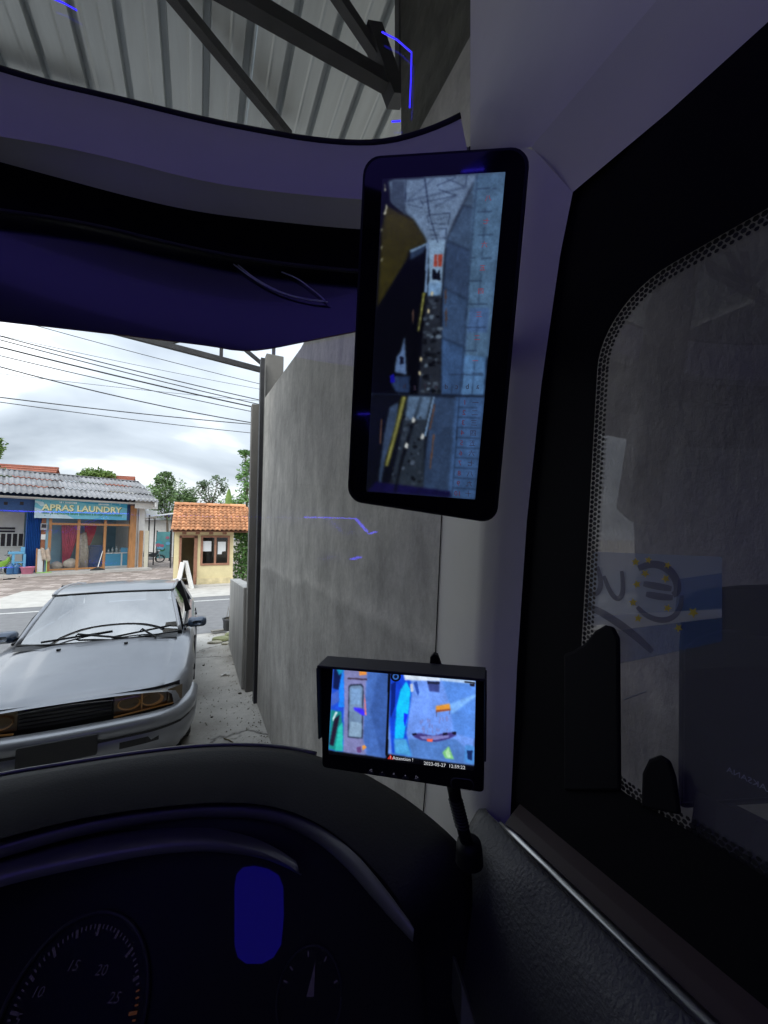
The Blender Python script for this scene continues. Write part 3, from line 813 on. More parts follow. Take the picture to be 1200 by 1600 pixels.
b = MB(); b.bar((aL, rb + .1, zR + .06), (aE, rb + .1, zR + .06), .35, .05).build('ridge_cap', 'fibre_cement', sh, local=True)
b = MB(); b.prism([V(aE - .1, eb + .05, zE - .05), V(aE - .1, rb, zR - .05), V(aE - .1, 5, zR - .6), V(aE - .1, 5, zE - .5), V(aE - .1, eb + .05, zE - .3)], (-.07, 0, 0)).build('gable_board', 'white_paint', sh, local=True)
p0, p1 = S(211, 794, -.9), S(247, 783, -.9)
sbox('fascia', p0.x, p1.x, -.9, -.8, p0.z, p1.z + .1, 'white_paint')
sbox('soffit', aL, aE - .1, -1.0, 0, zE - .16, zE - .11, 'white_paint')
# floodlight by the sign corner
p = S(206, 783, -.4)
fl = thing('floodlight', W((p.x, -.4, p.z - .1)), 'small grey floodlight under the roof at the sign corner', 'lamp', rz=SA_)
MB().bb((-.16, -.1, -.1), (.16, .05, .18)).build('housing', 'metal_grey', fl, local=True, bevel=.02)
MB().bb((-.03, .05, .0), (.03, .4, .05)).build('bracket', 'metal_grey', fl, local=True)
# white side pillar and folded door leaves on the alley side
p0, p1 = S(213.5, 888, .1), S(227, 793, .1)
sbox('corner_pillar', p0.x, p1.x, .1, .5, 0, p1.z + .2, 'white_paint')
p0, p1 = S(216, 884, 0), S(224, 829, 0)
sbox('side_door', p0.x, p1.x, -.02, .03, .05, p1.z, 'wood_orange')
p0, p1 = S(224.5, 883, .05), S(233, 829, .05)
sbox('side_door', p0.x, p1.x, .05, .1, .05, p1.z, 'cream_paint')
p0, p1 = S(227, 809, 1), S(246, 798, 1)
sbox('rear_eave', p0.x, p1.x, 1, 4, p0.z, p1.z, 'white_paint')

# ---- sign
TL, TR, BR, BL = [S(*q, -.28) for q in ((55, 779), (199, 786), (199, 813), (55, 809))]
sg = thing('shop_sign', W((TL.x, -.28, BL.z)), 'pale blue APRAS LAUNDRY banner hanging under the laundry roof', 'sign', rz=SA_)
sx_, sz_ = TR.x - TL.x, TL.z - BL.z
MB().bb((0, 0, 0), (sx_, .05, sz_)).build('board', 'counter_blue', sg, local=True)
b = MB()
def sgp(pts, col, lay):
    b.flat([V(x * sx_, -.003 - .0015 * lay, z * sz_) for x, z in pts], col)
sgp([(0, 0), (1, 0), (1, 1), (0, 1)], srgb(120, 196, 218), 0)
sgp([(0, 0), (.4, 0), (.3, .25), (.1, .4), (0, .55)], srgb(196, 222, 236), 1)
sgp([(.3, 1), (.55, .86), (.8, .9), (1, .7), (1, 1)], srgb(60, 165, 208), 1)
sgp([(.6, 0), (.72, .2), (.9, .24), (1, .1), (1, 0)], srgb(92, 180, 214), 1)
sgp([(0, .9), (.08, .84), (.1, .66), (.06, .6), (.02, .78), (0, .8)], srgb(200, 228, 240), 2)
for k in range(26):
    cx_, cz_ = random.random(), random.choice((random.uniform(.05, .3), random.uniform(.8, .95))); r_ = random.uniform(.008, .022)
    sgp([(min(.99, max(.01, cx_ + r_ * .35 * math.cos(a))), cz_ + r_ * 2.2 * math.sin(a)) for a in [i * math.pi / 4 for i in range(8)]], random.choice((srgb(70, 170, 210), srgb(170, 215, 232))), 3)
b.build('print', 'print', sg, local=True)
b = MB(); ex, ey = V(1, 0, 0), V(0, 0, 1)
put_text(b, 'APRAS LAUNDRY', sz_ * .46, V(sx_ * .507, -.010, sz_ * .56 - .03), ex, ey, srgb(70, 120, 60), sx=.98, bold=True)
put_text(b, 'APRAS LAUNDRY', sz_ * .46, V(sx_ * .50, -.012, sz_ * .56), ex, ey, srgb(252, 250, 205), sx=.98, bold=True)
rr_ = random.Random(5)
for (x0_, x1_, zc_, h_, col) in ((.24, .42, .87, .10, srgb(235, 245, 250)), (.66, .78, .87, .10, srgb(235, 245, 250)), (.07, .94, .27, .13, srgb(60, 140, 90))):
    x = x0_
    while x < x1_:                                     # lines of small print, too fine to read
        w_ = rr_.uniform(.006, .012); h2 = h_ * rr_.uniform(.6, 1)
        b.flat([V(x * sx_, -.010, (zc_ - h2 / 2) * sz_), V((x + w_) * sx_, -.010, (zc_ - h2 / 2) * sz_), V((x + w_) * sx_, -.010, (zc_ + h2 / 2) * sz_), V(x * sx_, -.010, (zc_ + h2 / 2) * sz_)], col)
        x += w_ + (.004 if rr_.random() < .8 else .014)
b.build('lettering', 'print', sg, local=True)

# ---- things in front of the shop
def on_ter(px, py, b): p = S(px, py, b); return p.x
tb = thing('side_table', W((on_ter(11, 890, -.5), -.5, .13)), 'light blue plastic table with a raised end beside the blue shutter', 'table', rz=SA_)
w = S(37, 862, -.5).x - S(11, 862, -.5).x; zt_ = S(20, 862, -.5).z - .13
MB().bb((0, -.25, zt_ - .12), (w, .3, zt_)).build('tabletop', 'plastic_blue', tb, local=True, bevel=.02)
MB().bb((w * .75, -.2, zt_ + .002), (w, .25, zt_ + .22)).build('raised_end', 'plastic_blue', tb, local=True, bevel=.02)
MB().bb((.25 * w, -.22, zt_ - .55), (w, .25, zt_ - .48)).build('shelf', 'plastic_blue', tb, local=True, bevel=.01)
for x, y in ((.24 * w, -.2), (.24 * w, .24), (w - .05, -.2), (w - .05, .24)):
    MB().bb((x, y - .04, 0), (x + .09, y + .04, zt_ - .12)).build('leg', 'plastic_blue', tb, local=True)
for px, lb in ((17, 'dark blue water jug under the table end'), (26, 'dark blue water jug closest to the pink tub')):
    wthing('water_jug', MB().lathe([(0, 0), (.15, 0), (.16, .08), (.145, .14), (.16, .2), (.145, .26), (.16, .33), (.12, .42), (.04, .47), (.04, .52), (0, .52)], (on_ter(px, 890, -.75), -.75, .13), 16), 'jug_blue', lb, 'water jug', 'water jugs', smooth=True)
tx = on_ter(43, 892, -.95)
wthing('wash_tub', MB().lathe([(0, .01), (.19, .01), (.19, 0), (.2, 0), (.26, .31), (.29, .32), (.285, .335), (.25, .32), (.18, .03), (0, .03)], (tx, -.95, .13), 22), 'plastic_pink', 'pink plastic wash tub on the terrace edge', 'tub', smooth=True)
lbx = S(55, 897, -.3).x; lbw = S(66, 897, -.3).x - lbx; lbh = S(60, 858, -.3).z
lb_ = thing('leaning_board', W((lbx, -.35, .13)), 'white board with brown edge leaning on the laundry pillar', 'board', rz=SA_)
MB().add([(.05, 0, 0), (lbw, 0, 0), (lbw, .22, lbh - .13), (.05, .22, lbh - .13), (.05, .03, 0), (lbw, .03, 0), (lbw, .25, lbh - .13), (.05, .25, lbh - .13)], [(0, 1, 2, 3), (4, 7, 6, 5), (0, 4, 5, 1), (1, 5, 6, 2), (2, 6, 7, 3), (3, 7, 4, 0)]).build('panel', 'white_paint', lb_, local=True)
MB().bar((.02, .01, 0), (.02, .23, lbh - .1), .06, .05).build('edge_strip', 'wood_orange', lb_, local=True)
p = S(69, 862, -.25); rows = []
for k in range(7):
    f = k / 6; rows.append([V(p.x - .15 + .34 * j / 10 + .10 * f, -.25 + .05 * math.sin(j * 1.4) - .04 * f, p.z + .15 - .62 * f + .06 * math.sin(j * .8)) for j in range(11)])
wthing('hanging_cloth', MB().grid(rows), 'cloth_beige', 'beige cloth draped over the leaning board', 'cloth', smooth=True, solid=.01)
p = S(68, 893, -.9)
wthing('dustpan', MB().bb((p.x - .28, -1.0, .135), (p.x + .3, -.75, .17)).bar((p.x + .1, -.85, .17), (p.x + .12, -.6, .75), .03), 'plastic_green', 'green dustpan lying at the foot of the pillar', 'dustpan', bevel=.008)
p0, p1 = S(152, 893, -.8), S(160.5, 861, -.15)
mp_ = thing('mop', W((p0.x, -.8, .13)), 'mop with black head leaning on the laundry window frame', 'mop', rz=SA_)
MB().tube([(0, 0, .08), (p1.x - p0.x, .65, p1.z - .13)], .022, 8).build('handle', 'white_paint', mp_, local=True)
rows = [[V(r_ * math.cos(a) * 1.4, r_ * .6 * math.sin(a) - .05, z) for a in [i * math.pi / 8 for i in range(16)]] for z, r_ in ((.0, .24), (.05, .22), (.12, .09), (.16, .03))]
MB().grid(rows, close=True).build('head', 'rubber', mp_, local=True)
for px, py, lb in ((11, 906, 'dark sandal farthest along the paving from the tub'), (18, 905, 'dark sandal in the middle of the three'), (27.5, 902, 'dark sandal closest to the pink tub')):
    c = atZ(px, py, .006); rows = []
    MB().prism([c + V(.14 * math.cos(a), .07 * math.sin(a) * (1.1 if math.cos(a) > 0 else .8), 0) for a in [i * math.pi / 6 for i in range(12)]], (0, 0, .05)).build('sandal', 'rubber', label=lb, cat='sandal', group='sandals on the paving', bevel=.01)

# ---- motorbikes
pm('bike_green', (.30, .55, .06), .35, coat=.5)
pm('bike_dark', (.03, .035, .04), .4)
def motorbike(loc, rz, paint, label):
    t = thing('motorbike', loc, label, 'motorbike', rz=rz)
    for x in (-.6, .6):
        wv = MB(); rows = []
        for k in range(24):
            a = k * math.pi / 12
            rows.append([V(x + (.29 + .045 * math.cos(q)) * math.cos(a), .045 * math.sin(q), .29 + (.25 + .04 * math.cos(q)) * math.sin(a)) for q in [i * math.pi / 3 for i in range(6)]])
        rows.append(rows[0])
        w = wv.grid(rows, close=True).build('wheel', 'rubber', t, local=True, smooth=True)
        sp = MB()
        for k in range(8):
            a = k * math.pi / 8
            sp.bar((x - .27 * math.cos(a), 0, .29 - .24 * math.sin(a)), (x + .27 * math.cos(a), 0, .29 + .24 * math.sin(a)), .01)
        sp.lathe([(.255, -.02), (.255, .02)], (x, 0, .29), 24, 'Y')
        sp.build('rim', 'metal_grey', w, local=True)
        f = MB(); rows = []
        for k in range(9):
            a = R(20 + 17 * k); rows.append([V(x + .37 * math.cos(a), -.07, .29 + .33 * math.sin(a)), V(x + .39 * math.cos(a), 0, .29 + .35 * math.sin(a)), V(x + .37 * math.cos(a), .07, .29 + .33 * math.sin(a))])
        f.grid(rows).build('mudguard', paint, t, local=True, smooth=True, solid=.01)
    b = MB(); b.prism([(-.75, -.12, .62), (-.2, -.12, .45), (.25, -.12, .42), (.5, -.12, .75), (.42, -.12, .95), (.3, -.12, .75), (-.1, -.12, .68), (-.8, -.12, .78)], (0, .24, 0)).build('body', paint, t, local=True, bevel=.04)
    MB().prism([(-.7, -.11, .79), (.15, -.11, .71), (.2, -.11, .76), (-.2, -.11, .82), (-.7, -.11, .86)], (0, .22, 0)).build('seat', 'bike_dark', t, local=True, bevel=.03)
    MB().bb((-.2, -.1, .22), (.2, .1, .42)).build('engine', 'metal_grey', t, local=True, bevel=.02)
    for s in (-1, 1):
        MB().tube([(.62, s * .06, .3), (.45, s * .06, .85)], .025, 8).build('fork', 'metal_grey', t, local=True)
        MB().tube([(.42, 0, .95), (.40, s * .2, 1.0), (.33, s * .34, .99)], .016, 8).build('handlebar', 'bike_dark', t, local=True)
        MB().tube([(.38, s * .2, 1.0), (.42, s * .25, 1.15)], .008, 6).box((.43, s * .27, 1.18), (.02, .11, .07)).build('mirror', 'bike_dark', t, local=True)
    MB().lathe([(0, .6), (.07, .58), (.085, .52), (.06, .45)], (0, 0, .86), 14, 'X').build('headlamp', 'metal_grey', t, local=True, smooth=True)
    return t
c = atZ(-11, 902, .006)
motorbike((c.x - .02, c.y + .3, .006), SA_ + R(8), 'bike_green', 'motorbike with lime green mudguards at the edge of the forecourt')
c = atY(235, 880, 33)
motorbike((c.x, 33, .006), R(15), 'bike_dark', 'dark motorbike parked far back in the alley')
# ---- alley backdrop: gate, banner, canopy
pm('banner_teal', (.05, .16, .19), .6, col2=(.10, .30, .30), vscale=1.2)
pm('canopy', (.50, .50, .48), .7, var=.15)
c0, c1 = atY(244, 870, 35), atY(266, 831, 35)
bn = thing('mural_banner', ((c0.x), 35, 0), 'dark teal printed banner on a frame at the end of the alley', 'banner')
MB().bb((c0.x, 35, .25), (c1.x, 35.05, c1.z)).build('sheet', 'banner_teal', bn)
for x in (c0.x, c1.x):
    MB().bb((x - .05, 35.05, 0), (x + .05, 35.15, c1.z + .1)).build('post', 'steel_black', bn)
b = MB()
for k in range(9):
    x = c0.x + (c1.x - c0.x) * (.1 + .8 * random.random()); z = .5 + 1.4 * random.random(); r_ = random.uniform(.1, .28)
    b.flat([V(x + r_ * math.cos(a), 34.99 - .001 * k, z + r_ * .8 * math.sin(a)) for a in [i * math.pi / 5 for i in range(10)]], random.choice((srgb(150, 90, 110), srgb(60, 140, 150), srgb(90, 150, 180), srgb(40, 90, 60))))
b.build('print', 'print', bn)
c0, c1 = atY(236, 868, 42), atY(272, 815, 42)
fw = thing('far_house', (c0.x, 42, 0), 'pale far house wall closing off the alley', 'house')
MB().bb((c0.x - 3, 42, 0), (c1.x + 3, 45, c1.z + .2)).build('wall', 'white_paint', fw)
MB().prism([(c0.x - 3.4, 41.4, c1.z + .1), (c0.x - 3.4, 43.5, c1.z + 1.1), (c0.x - 3.4, 45.6, c1.z + .1)], (c1.x - c0.x + 6.8, 0, 0)).build('roof', 'fibre_cement', fw)
c0, c1 = atY(230, 812, 27), atY(272, 803, 27)
cn = thing('alley_canopy', (c0.x, 27, 0), 'pale sheet canopy over the alley between shop and kiosk', 'canopy')
MB().add([(c0.x, 27, c1.z - .25), (c1.x, 27, c1.z), (c1.x, 30.5, c1.z + .3), (c0.x, 30.5, c1.z + .05)], [(0, 1, 2, 3)]).build('sheet', 'canopy', cn, solid=.03)
for x, y in ((c0.x + .1, 27.1), (c1.x - .1, 27.1), (c0.x + .1, 30.4), (c1.x - .1, 30.4)):
    MB().tube([(x, y, 0), (x, y, c1.z - .1)], .04, 8).build('pole', 'steel_black', cn)

# ---- red tiled roof behind the laundry
pm('red_tile', (.36, .13, .085), .8, var=.25, vscale=2, bump=.3, bscale=8)
def tiled_house(px0, px1, py_e, py_r, Y, label):
    e0, e1 = atY(px0, py_e, Y), atY(px1, py_e, Y); rz_ = atY(px1, py_r, Y + 2.5).z; ez = min(e0.z, e1.z)
    h = thing('tiled_house', (e0.x, Y, 0), label, 'house', 'houses behind the laundry')
    MB().bb((e0.x + .3, Y + .4, 0), (e1.x - .3, Y + 5, ez)).build('wall', 'cream_paint', h)
    for k in range(9):
        f0, f1 = k / 9, (k + 1) / 9
        z0_, z1_ = ez + (rz_ - ez) * f0, ez + (rz_ - ez) * f1
        MB().add([(e0.x, Y + 2.5 * f0, z0_ + .09), (e1.x, Y + 2.5 * f0, z0_ + .09), (e1.x, Y + 2.5 * f1 + .1, z1_), (e0.x, Y + 2.5 * f1 + .1, z1_), (e0.x, Y + 2.5 * f0, z0_), (e1.x, Y + 2.5 * f0, z0_)], [(0, 1, 2, 3), (4, 5, 1, 0)]).build('tile_course', 'red_tile', h)
    MB().add([(e0.x, Y + 2.5, rz_), (e1.x, Y + 2.5, rz_), (e1.x, Y + 5.2, ez), (e0.x, Y + 5.2, ez)], [(0, 1, 2, 3)]).build('rear_slope', 'red_tile', h)
    MB().bar((e0.x, Y + 2.55, rz_ + .04), (e1.x, Y + 2.55, rz_ + .04), .25, .14).build('ridge_cap', 'red_tile', h)
tiled_house(-90, 74, 756, 731, 40, 'red tiled house roof seen above the laundry ridge at the edge')
tiled_house(160, 204, 762, 746, 42, 'small red roof piece beside the treetop above the laundry')

# ================================================================== kiosk
KY = 16.5
def K(px, py, Y=KY): return atY(px, py, Y)
pm('kiosk_yellow', (.72, .62, .36), .85, var=.08, vscale=3, bump=.1, bscale=20)
pm('kiosk_base', (.66, .56, .34), .9, var=.2, vscale=5)
pm('frame_brown', (.33, .16, .10), .6, var=.2, vscale=6)
pm('clay_tile', (.62, .29, .14), .8, var=.45, vscale=2.3, bump=.2, bscale=20, detail=7)
def rand_tone(name, lo, hi):
    t = MATS[name].node_tree; b = t.nodes['Principled BSDF']; src = b.inputs['Base Color'].links[0].from_socket   # _ob_rand
    oi = t.nodes.new('ShaderNodeObjectInfo'); mr = t.nodes.new('ShaderNodeMapRange'); mr.inputs[3].default_value = lo; mr.inputs[4].default_value = hi
    t.links.new(oi.outputs['Random'], mr.inputs[0]); sc = t.nodes.new('ShaderNodeVectorMath'); sc.operation = 'SCALE'
    t.links.new(src, sc.inputs[0]); t.links.new(mr.outputs[0], sc.inputs[3]); t.links.new(sc.outputs[0], b.inputs['Base Color'])
rand_tone('clay_tile', .62, 1.25); rand_tone('fibre_cement', .78, 1.2)
pm('paper_white', (.75, .77, .78), .8)
thin_glass('kiosk_glass', (.45, .45, .47), .06)
xl, xr = K(271, 880).x, K(364, 880).x
ze = K(318, 829).z; zb0 = 0.0
kd = 2.3
kk = thing('kiosk', (xl, KY, 0), 'small cream yellow kiosk with orange clay tile roof', 'kiosk')
d0, d1 = K(280, 880).x, K(307, 880).x; zd = K(295, 838).z
w0, w1 = K(314, 880).x, K(357, 880).x; wz0, wz1 = K(335, 882).z, K(335, 838).z
for (a, b_, z0_, z1_) in ((xl, d0, 0, ze), (d1, w0, 0, ze), (w1, xr, 0, ze), (w0, w1, 0, wz0), (d0, d1, zd, ze), (w0, w1, wz1, ze)):
    MB().bb((a, KY, z0_), (b_, KY + .12, z1_)).build('front_wall', 'kiosk_yellow', kk)
MB().bb((xl, KY + .12, 0), (xl + .12, KY + kd, ze)).build('side_wall', 'kiosk_yellow', kk)
MB().bb((xr - .12, KY + .12, 0), (xr, KY + kd, ze)).build('side_wall', 'kiosk_yellow', kk)
MB().bb((xl + .12, KY + kd - .12, 0), (xr - .12, KY + kd, ze)).build('rear_wall', 'kiosk_yellow', kk)
MB().bb((xl - .05, KY - .04, 0), (xr + .03, KY - .002, K(330, 904).z)).build('plinth', 'kiosk_base', kk) if False else MB().bb((d1, KY - .03, 0), (xr + .02, KY - .002, K(330, 903).z)).build('plinth', 'kiosk_base', kk)
MB().bb((xl - .2, KY - .5, .008), (xr + .1, KY - .04, .07)).build('step', 'concrete_light', kk)
for px in (288, 309, 330, 351):
    a, b_ = K(px - 3.2, 831), K(px + 3.2, 835)
    MB().bb((a.x, KY - .006, b_.z), (b_.x, KY + .002, a.z)).build('vent', 'frame_brown', kk)
for a, b_, z0_, z1_ in ((d0 - .02, d0 + .06, .07, zd), (d1 - .1, d1 + .02, .07, zd), (d0 - .02, d1 + .02, zd - .05, zd + .04)):
    MB().bb((a, KY - .03, z0_), (b_, KY + .1, z1_)).build('door_frame', 'frame_brown', kk)
MB().bb((d0 + .5, KY + 1.0, .07), (d0 + .56, KY + 1.9, zd * .62)).build('inner_door', 'frame_brown', kk)
wm = (w0 + w1) / 2
wf = MB()
for a, b_, z0_, z1_ in ((w0 - .03, w0 + .05, wz0 + .05, wz1 - .05), (w1 - .05, w1 + .03, wz0 + .05, wz1 - .05), (wm - .04, wm + .04, wz0 + .05, wz1 - .05), (w0 - .03, w1 + .03, wz0 - .03, wz0 + .05), (w0 - .03, w1 + .03, wz1 - .05, wz1 + .03)):
    wf.bb((a, KY - .03, z0_), (b_, KY + .08, z1_))
wf = wf.build('window_frame', 'frame_brown', kk)
for a, b_ in ((w0 + .05, wm - .04), (wm + .04, w1 - .05)):
    MB().bb((a, KY + .03, wz0 + .05), (b_, KY + .036, wz1 - .05)).build('pane', 'kiosk_glass', wf)
for (x0_, y0_, x1_, y1_), lb in (((317, 861.5, 330.5, 845.5), 'white paper sheet taped in the first kiosk pane'), ((340, 866, 353, 846.5), 'torn white paper taped in the second kiosk pane')):
    a, b_ = K(x0_, y0_), K(x1_, y1_)
    if 'torn' in lb: pts = [(a.x, KY + .022, a.z), (a.x + (b_.x - a.x) * .5, KY + .022, a.z), (a.x + (b_.x - a.x) * .55, KY + .022, a.z + .1), (b_.x, KY + .022, a.z + .12), (b_.x, KY + .022, b_.z), (a.x, KY + .022, b_.z)]
    else: pts = [(a.x, KY + .022, a.z), (b_.x, KY + .022, a.z), (b_.x, KY + .022, b_.z), (a.x, KY + .022, b_.z)]
    MB().prism(pts, (0, .003, 0)).build('taped_paper', 'paper_white', label=lb, cat='paper', group='papers taped in the kiosk window')
# roof
ye, yr = KY - .55, KY + 1.15
rzE = K(318, 829, ye).z; rzR = K(330, 791, yr).z
rx0, rx1 = K(267, 829, ye).x, K(394, 829, ye).x
rx0r = K(283, 791, yr).x
rf = MB().prism([(rx0 + .05, ye + .06, rzE - .05), (rx0 + .05, yr, rzR - .05), (rx0 + .05, yr + 1.7, rzE - .05)], (rx1 - rx0 - .1, 0, 0)).build('roof', 'frame_brown', kk)
ORG[rf] = ORG[kk]
tw = .165; nrow = 9
slope = math.hypot(yr - ye, rzR - rzE); tl = slope / nrow; ang = math.atan2(rzR - rzE, yr - ye)
tm = MB(); rows = []
for yy, zo in ((0, .03), (tl * 1.25, -.008)):
    rows.append([V(tw * 1.12 * j / 7, yy, zo + .024 * math.sin(2 * math.pi * j / 7 - .6)) for j in range(8)])
rows.insert(0, [q + V(0, 0, -.022) for q in rows[0]])
tm.grid(rows)
first = None
ncol = int((rx1 - rx0) / tw)
for r_ in range(nrow):
    f = r_ / nrow
    for k in range(ncol):
        if first is None: o = first = tm.build('roof_tile', 'clay_tile', rf, local=True, smooth=True)
        else: o = first.copy(); COL.objects.link(o); o.parent = rf
        o.location = V(rx0 + tw * k + random.uniform(-.006, .006), ye + (yr - ye) * f, rzE + (rzR - rzE) * f + .02) - V(xl, KY, 0)
        o.rotation_euler = (ang - .03 + random.uniform(-.02, .02), random.uniform(-.03, .03), random.uniform(-.02, .02))
b = MB(); nrid = int((rx1 - rx0) / .3)
for k in range(nrid):
    x = rx0 + .3 * k
    rows = [[V(xx, yr + .12 * math.cos(a), rzR + .02 + s + .10 * math.sin(a)) for a in [R(-10 + 20 * i) for i in range(11)]] for xx, s in ((x, .012), (x + .32, 0))]
    MB().grid(rows).build('ridge_tile', 'clay_tile', rf, smooth=True)
# a-board leaning at the kiosk door
def plank(c0_, c1_, w, th, name, mat, parent): MB().bar(c0_, c1_, w, th, up=(0, 1, 0)).build(name, mat, parent, bevel=.005)
p0 = K(296, 917, KY - .75); p1 = K(286, 876, KY - .45); p2 = K(273, 912, KY - .55)
ab = thing('folding_board', (p0.x, KY - .7, .07), 'white folding sign board leaning open at the kiosk door', 'sign board')
A_, B_, C_ = V(p0.x, KY - .62, .01), V(p1.x, KY - .45, p1.z), V(p2.x, KY - .55, .01)
for (q0, q1, nm) in ((A_, B_, 'front_panel'), (C_, B_ + V(-.09, .02, -.05), 'rear_panel')):
    d = V(.22, -.3, 0)
    MB().prism([q0, q1, q1 + d * .6, q0 + d * .6], (.03, .02, 0)).build(nm, 'white_paint', ab)
MB().bar(A_.lerp(B_, .35), C_.lerp(B_, .35), .03, .03).build('brace', 'timber_grey', ab)
# ================================================================== silver sedan
def car_paint():
    m = pm('car_silver', (.30, .31, .335), .36, metal=.55, coat=.6, var=.06, vscale=3)
    return m
car_paint()
pm('car_black', (.015, .015, .016), .45)
pm('car_trim', (.09, .09, .095), .4)
pm('chrome', (.6, .6, .6), .12, metal=1)
pm('amber', (.55, .24, .05), .15, coat=.8)
pm('lamp_gold', (.50, .35, .19), .28, metal=.8)
_lb = MATS['lamp_gold'].node_tree.nodes['Principled BSDF']; _lb.inputs['Emission Color'].default_value = (1, .5, .16, 1); _lb.inputs['Emission Strength'].default_value = .03
pm('lamp_body', (.24, .185, .12), .3, metal=.5)
pm('plate', (.03, .03, .032), .5)
pm('tyre', (.016, .016, .016), .85, bump=.3, bscale=60)
pm('cabin', (.03, .03, .034), .8)
thin_glass('car_glass', (.30, .32, .34), .34)
pm('mirror_blue', (.05, .085, .15), .3, coat=.6)
thin_glass('lamp_glass', (.85, .8, .7), .06)
CX, CY = -.80, 3.40
car = thing('car', (CX, CY + 2.1, 0), 'silver grey four door sedan parked nose towards the dashboard', 'car')
def lerpt(tab, s):
    for (a, b) in zip(tab, tab[1:]):
        if s <= b[0]:
            f = (s - a[0]) / (b[0] - a[0]); return a[1] + (b[1] - a[1]) * max(0, f)
    return tab[-1][1]
HW = [(.10, .66), (.2, .715), (.4, .765), (.8, .785), (2.2, .795), (3.4, .785), (4.0, .75), (4.25, .69)]
ZT = [(.10, .690), (.16, .705), (.5, .775), (1.0, .855), (1.15, .875), (1.5, .89), (3.3, .915), (3.6, .93), (4.1, .905), (4.25, .84)]
def hw(s): return lerpt(HW, s)
def zt(s): return lerpt(ZT, s)
def sy(s, w): return CY + s + .07 * (w / .78) ** 2 * max(0, 1 - s / 1.2)
def zbot(s):
    z = .19
    for c in (.82, 3.30):
        d = abs(s - c)
        if d < .345: z = max(z, .27 + math.sqrt(.345 ** 2 - d * d))
    return z
def topz(s, f): return zt(s) - .030 * f ** 3 - .015 * f * f
def body_row(s, sgn):
    h = hw(s); pts = []
    for f in (0, .2, .4, .6, .75, .86, .94):
        pts.append((f * h, topz(s, f)))
    zs = topz(s, .94)
    pts.append((h * .985, zs - .025)); pts.append((h, zs - .07))
    zb = min(zbot(s), zs - .1)
    for f in (.15, .32, .5, .7, .88, 1):
        z = zs - .07 + (zb - zs + .07) * f
        bul = .018 * math.sin(math.pi * min(1, f * 1.1)) - .03 * max(0, f - .6)
        pts.append((h + bul, z))
    pts.append((h - .12, zb))
    return [V(CX + sgn * w, sy(s, w), z) for w, z in pts]
ss = [.10 + .05 * k for k in range(84)]
for sgn in (-1, 1):
    rows = [body_row(s, sgn) for s in ss]
    # body from the cowl back is open where the cabin stands
    b = MB()
    n = len(rows[0])
    b.v = [q for r_ in rows for q in r_]
    for i in range(len(rows) - 1):
        for k in range(n - 1):
            if 1.22 < ss[i] < 3.45 and k < 5: continue
            q = (i * n + k, i * n + k + 1, (i + 1) * n + k + 1, (i + 1) * n + k)
            b.f.append(q if sgn > 0 else q[::-1]); b.mi.append(0)
    b.build('body_side', 'car_silver', car, smooth=True)
# hood panel, 5 mm proud, two creases
b = MB(); rows = []
for i in range(22):
    s = .135 + (1.10 - .135) * i / 21; row = []
    for j in range(33):
        f = -1 + 2 * j / 32; w = f * (.60 + .045 * (s / 1.1)); ff = abs(w) / hw(s)
        z = topz(s, ff) + .006
        cr_ = .40 - .10 * (1 - s / 1.1)
        z += .012 / (1 + math.exp((abs(w) - cr_) * 90))
        if j in (0, 32): z -= .012
        if i == 0: z -= .022
        row.append(V(CX + w, sy(s, w) - (.004 if i == 0 else 0), z))
    rows.append(row)
hood = b.grid(rows).build('hood', 'car_silver', car, smooth=True)
# cowl
MB().grid([[V(CX + w, sy(s, w) + .02 * (1 - (w / .65) ** 2) * -1, zt(s) + dz) for w in [-.64 + .08 * k for k in range(17)]] for s, dz in ((1.085, -.004), (1.12, -.012), (1.20, .002))]).build('cowl', 'car_black', car, smooth=True)
# windscreen
WB = [(w, 1.12 + .16 * (abs(w) / .66) ** 2.4, .875) for w in [-.66 + .066 * k for k in range(21)]]
WTp = [(w, 1.70 + .10 * (abs(w) / .54) ** 2.2, 1.268 - .022 * (abs(w) / .54) ** 2) for w in [-.54 + .054 * k for k in range(21)]]
def wrow(f): return [V(CX + a[0] + (b_[0] - a[0]) * f, CY + a[1] + (b_[1] - a[1]) * f - .018 * math.sin(math.pi * f), a[2] + (b_[2] - a[2]) * f + .012 * math.sin(math.pi * f)) for a, b_ in zip(WB, WTp)]
MB().grid([wrow(f / 8) for f in range(9)]).build('windshield', 'car_glass', car, smooth=True)
# seal round the windscreen and pillars
for sg_ in (0, -1):
    pts = [wrow(f / 8)[sg_] for f in range(9)]
    MB().tube(pts, [.020] * 7 + [.014, .008], 8).build('front_pillar', 'car_silver', car, smooth=True)
MB().tube([p + V(0, -.003, .004) for p in wrow(0)], .010, 6).build('lower_seal', 'car_black', car, smooth=True)
MB().tube([p + V(0, -.003, .003) for p in wrow(1)], .009, 6).build('upper_seal', 'car_black', car, smooth=True)
# roof
rows = []
for f in range(11):
    s = f / 10; row = []
    for j in range(21):
        g_ = -1 + j / 10; w = g_ * (.545 + .02 * math.sin(math.pi * s))
        y = CY + 1.70 + .10 * abs(g_) ** 2.2 * (1 - s) + (2.85 - 1.70) * s
        z = 1.268 - .022 * abs(g_) ** 2 + .045 * math.sin(math.pi * (s * .8 + .1)) - .014
        if f == 0: z -= .006
        row.append(V(CX + w, y, z + .012))
    rows.append(row)
MB().grid(rows).build('roof', 'car_silver', car, smooth=True)
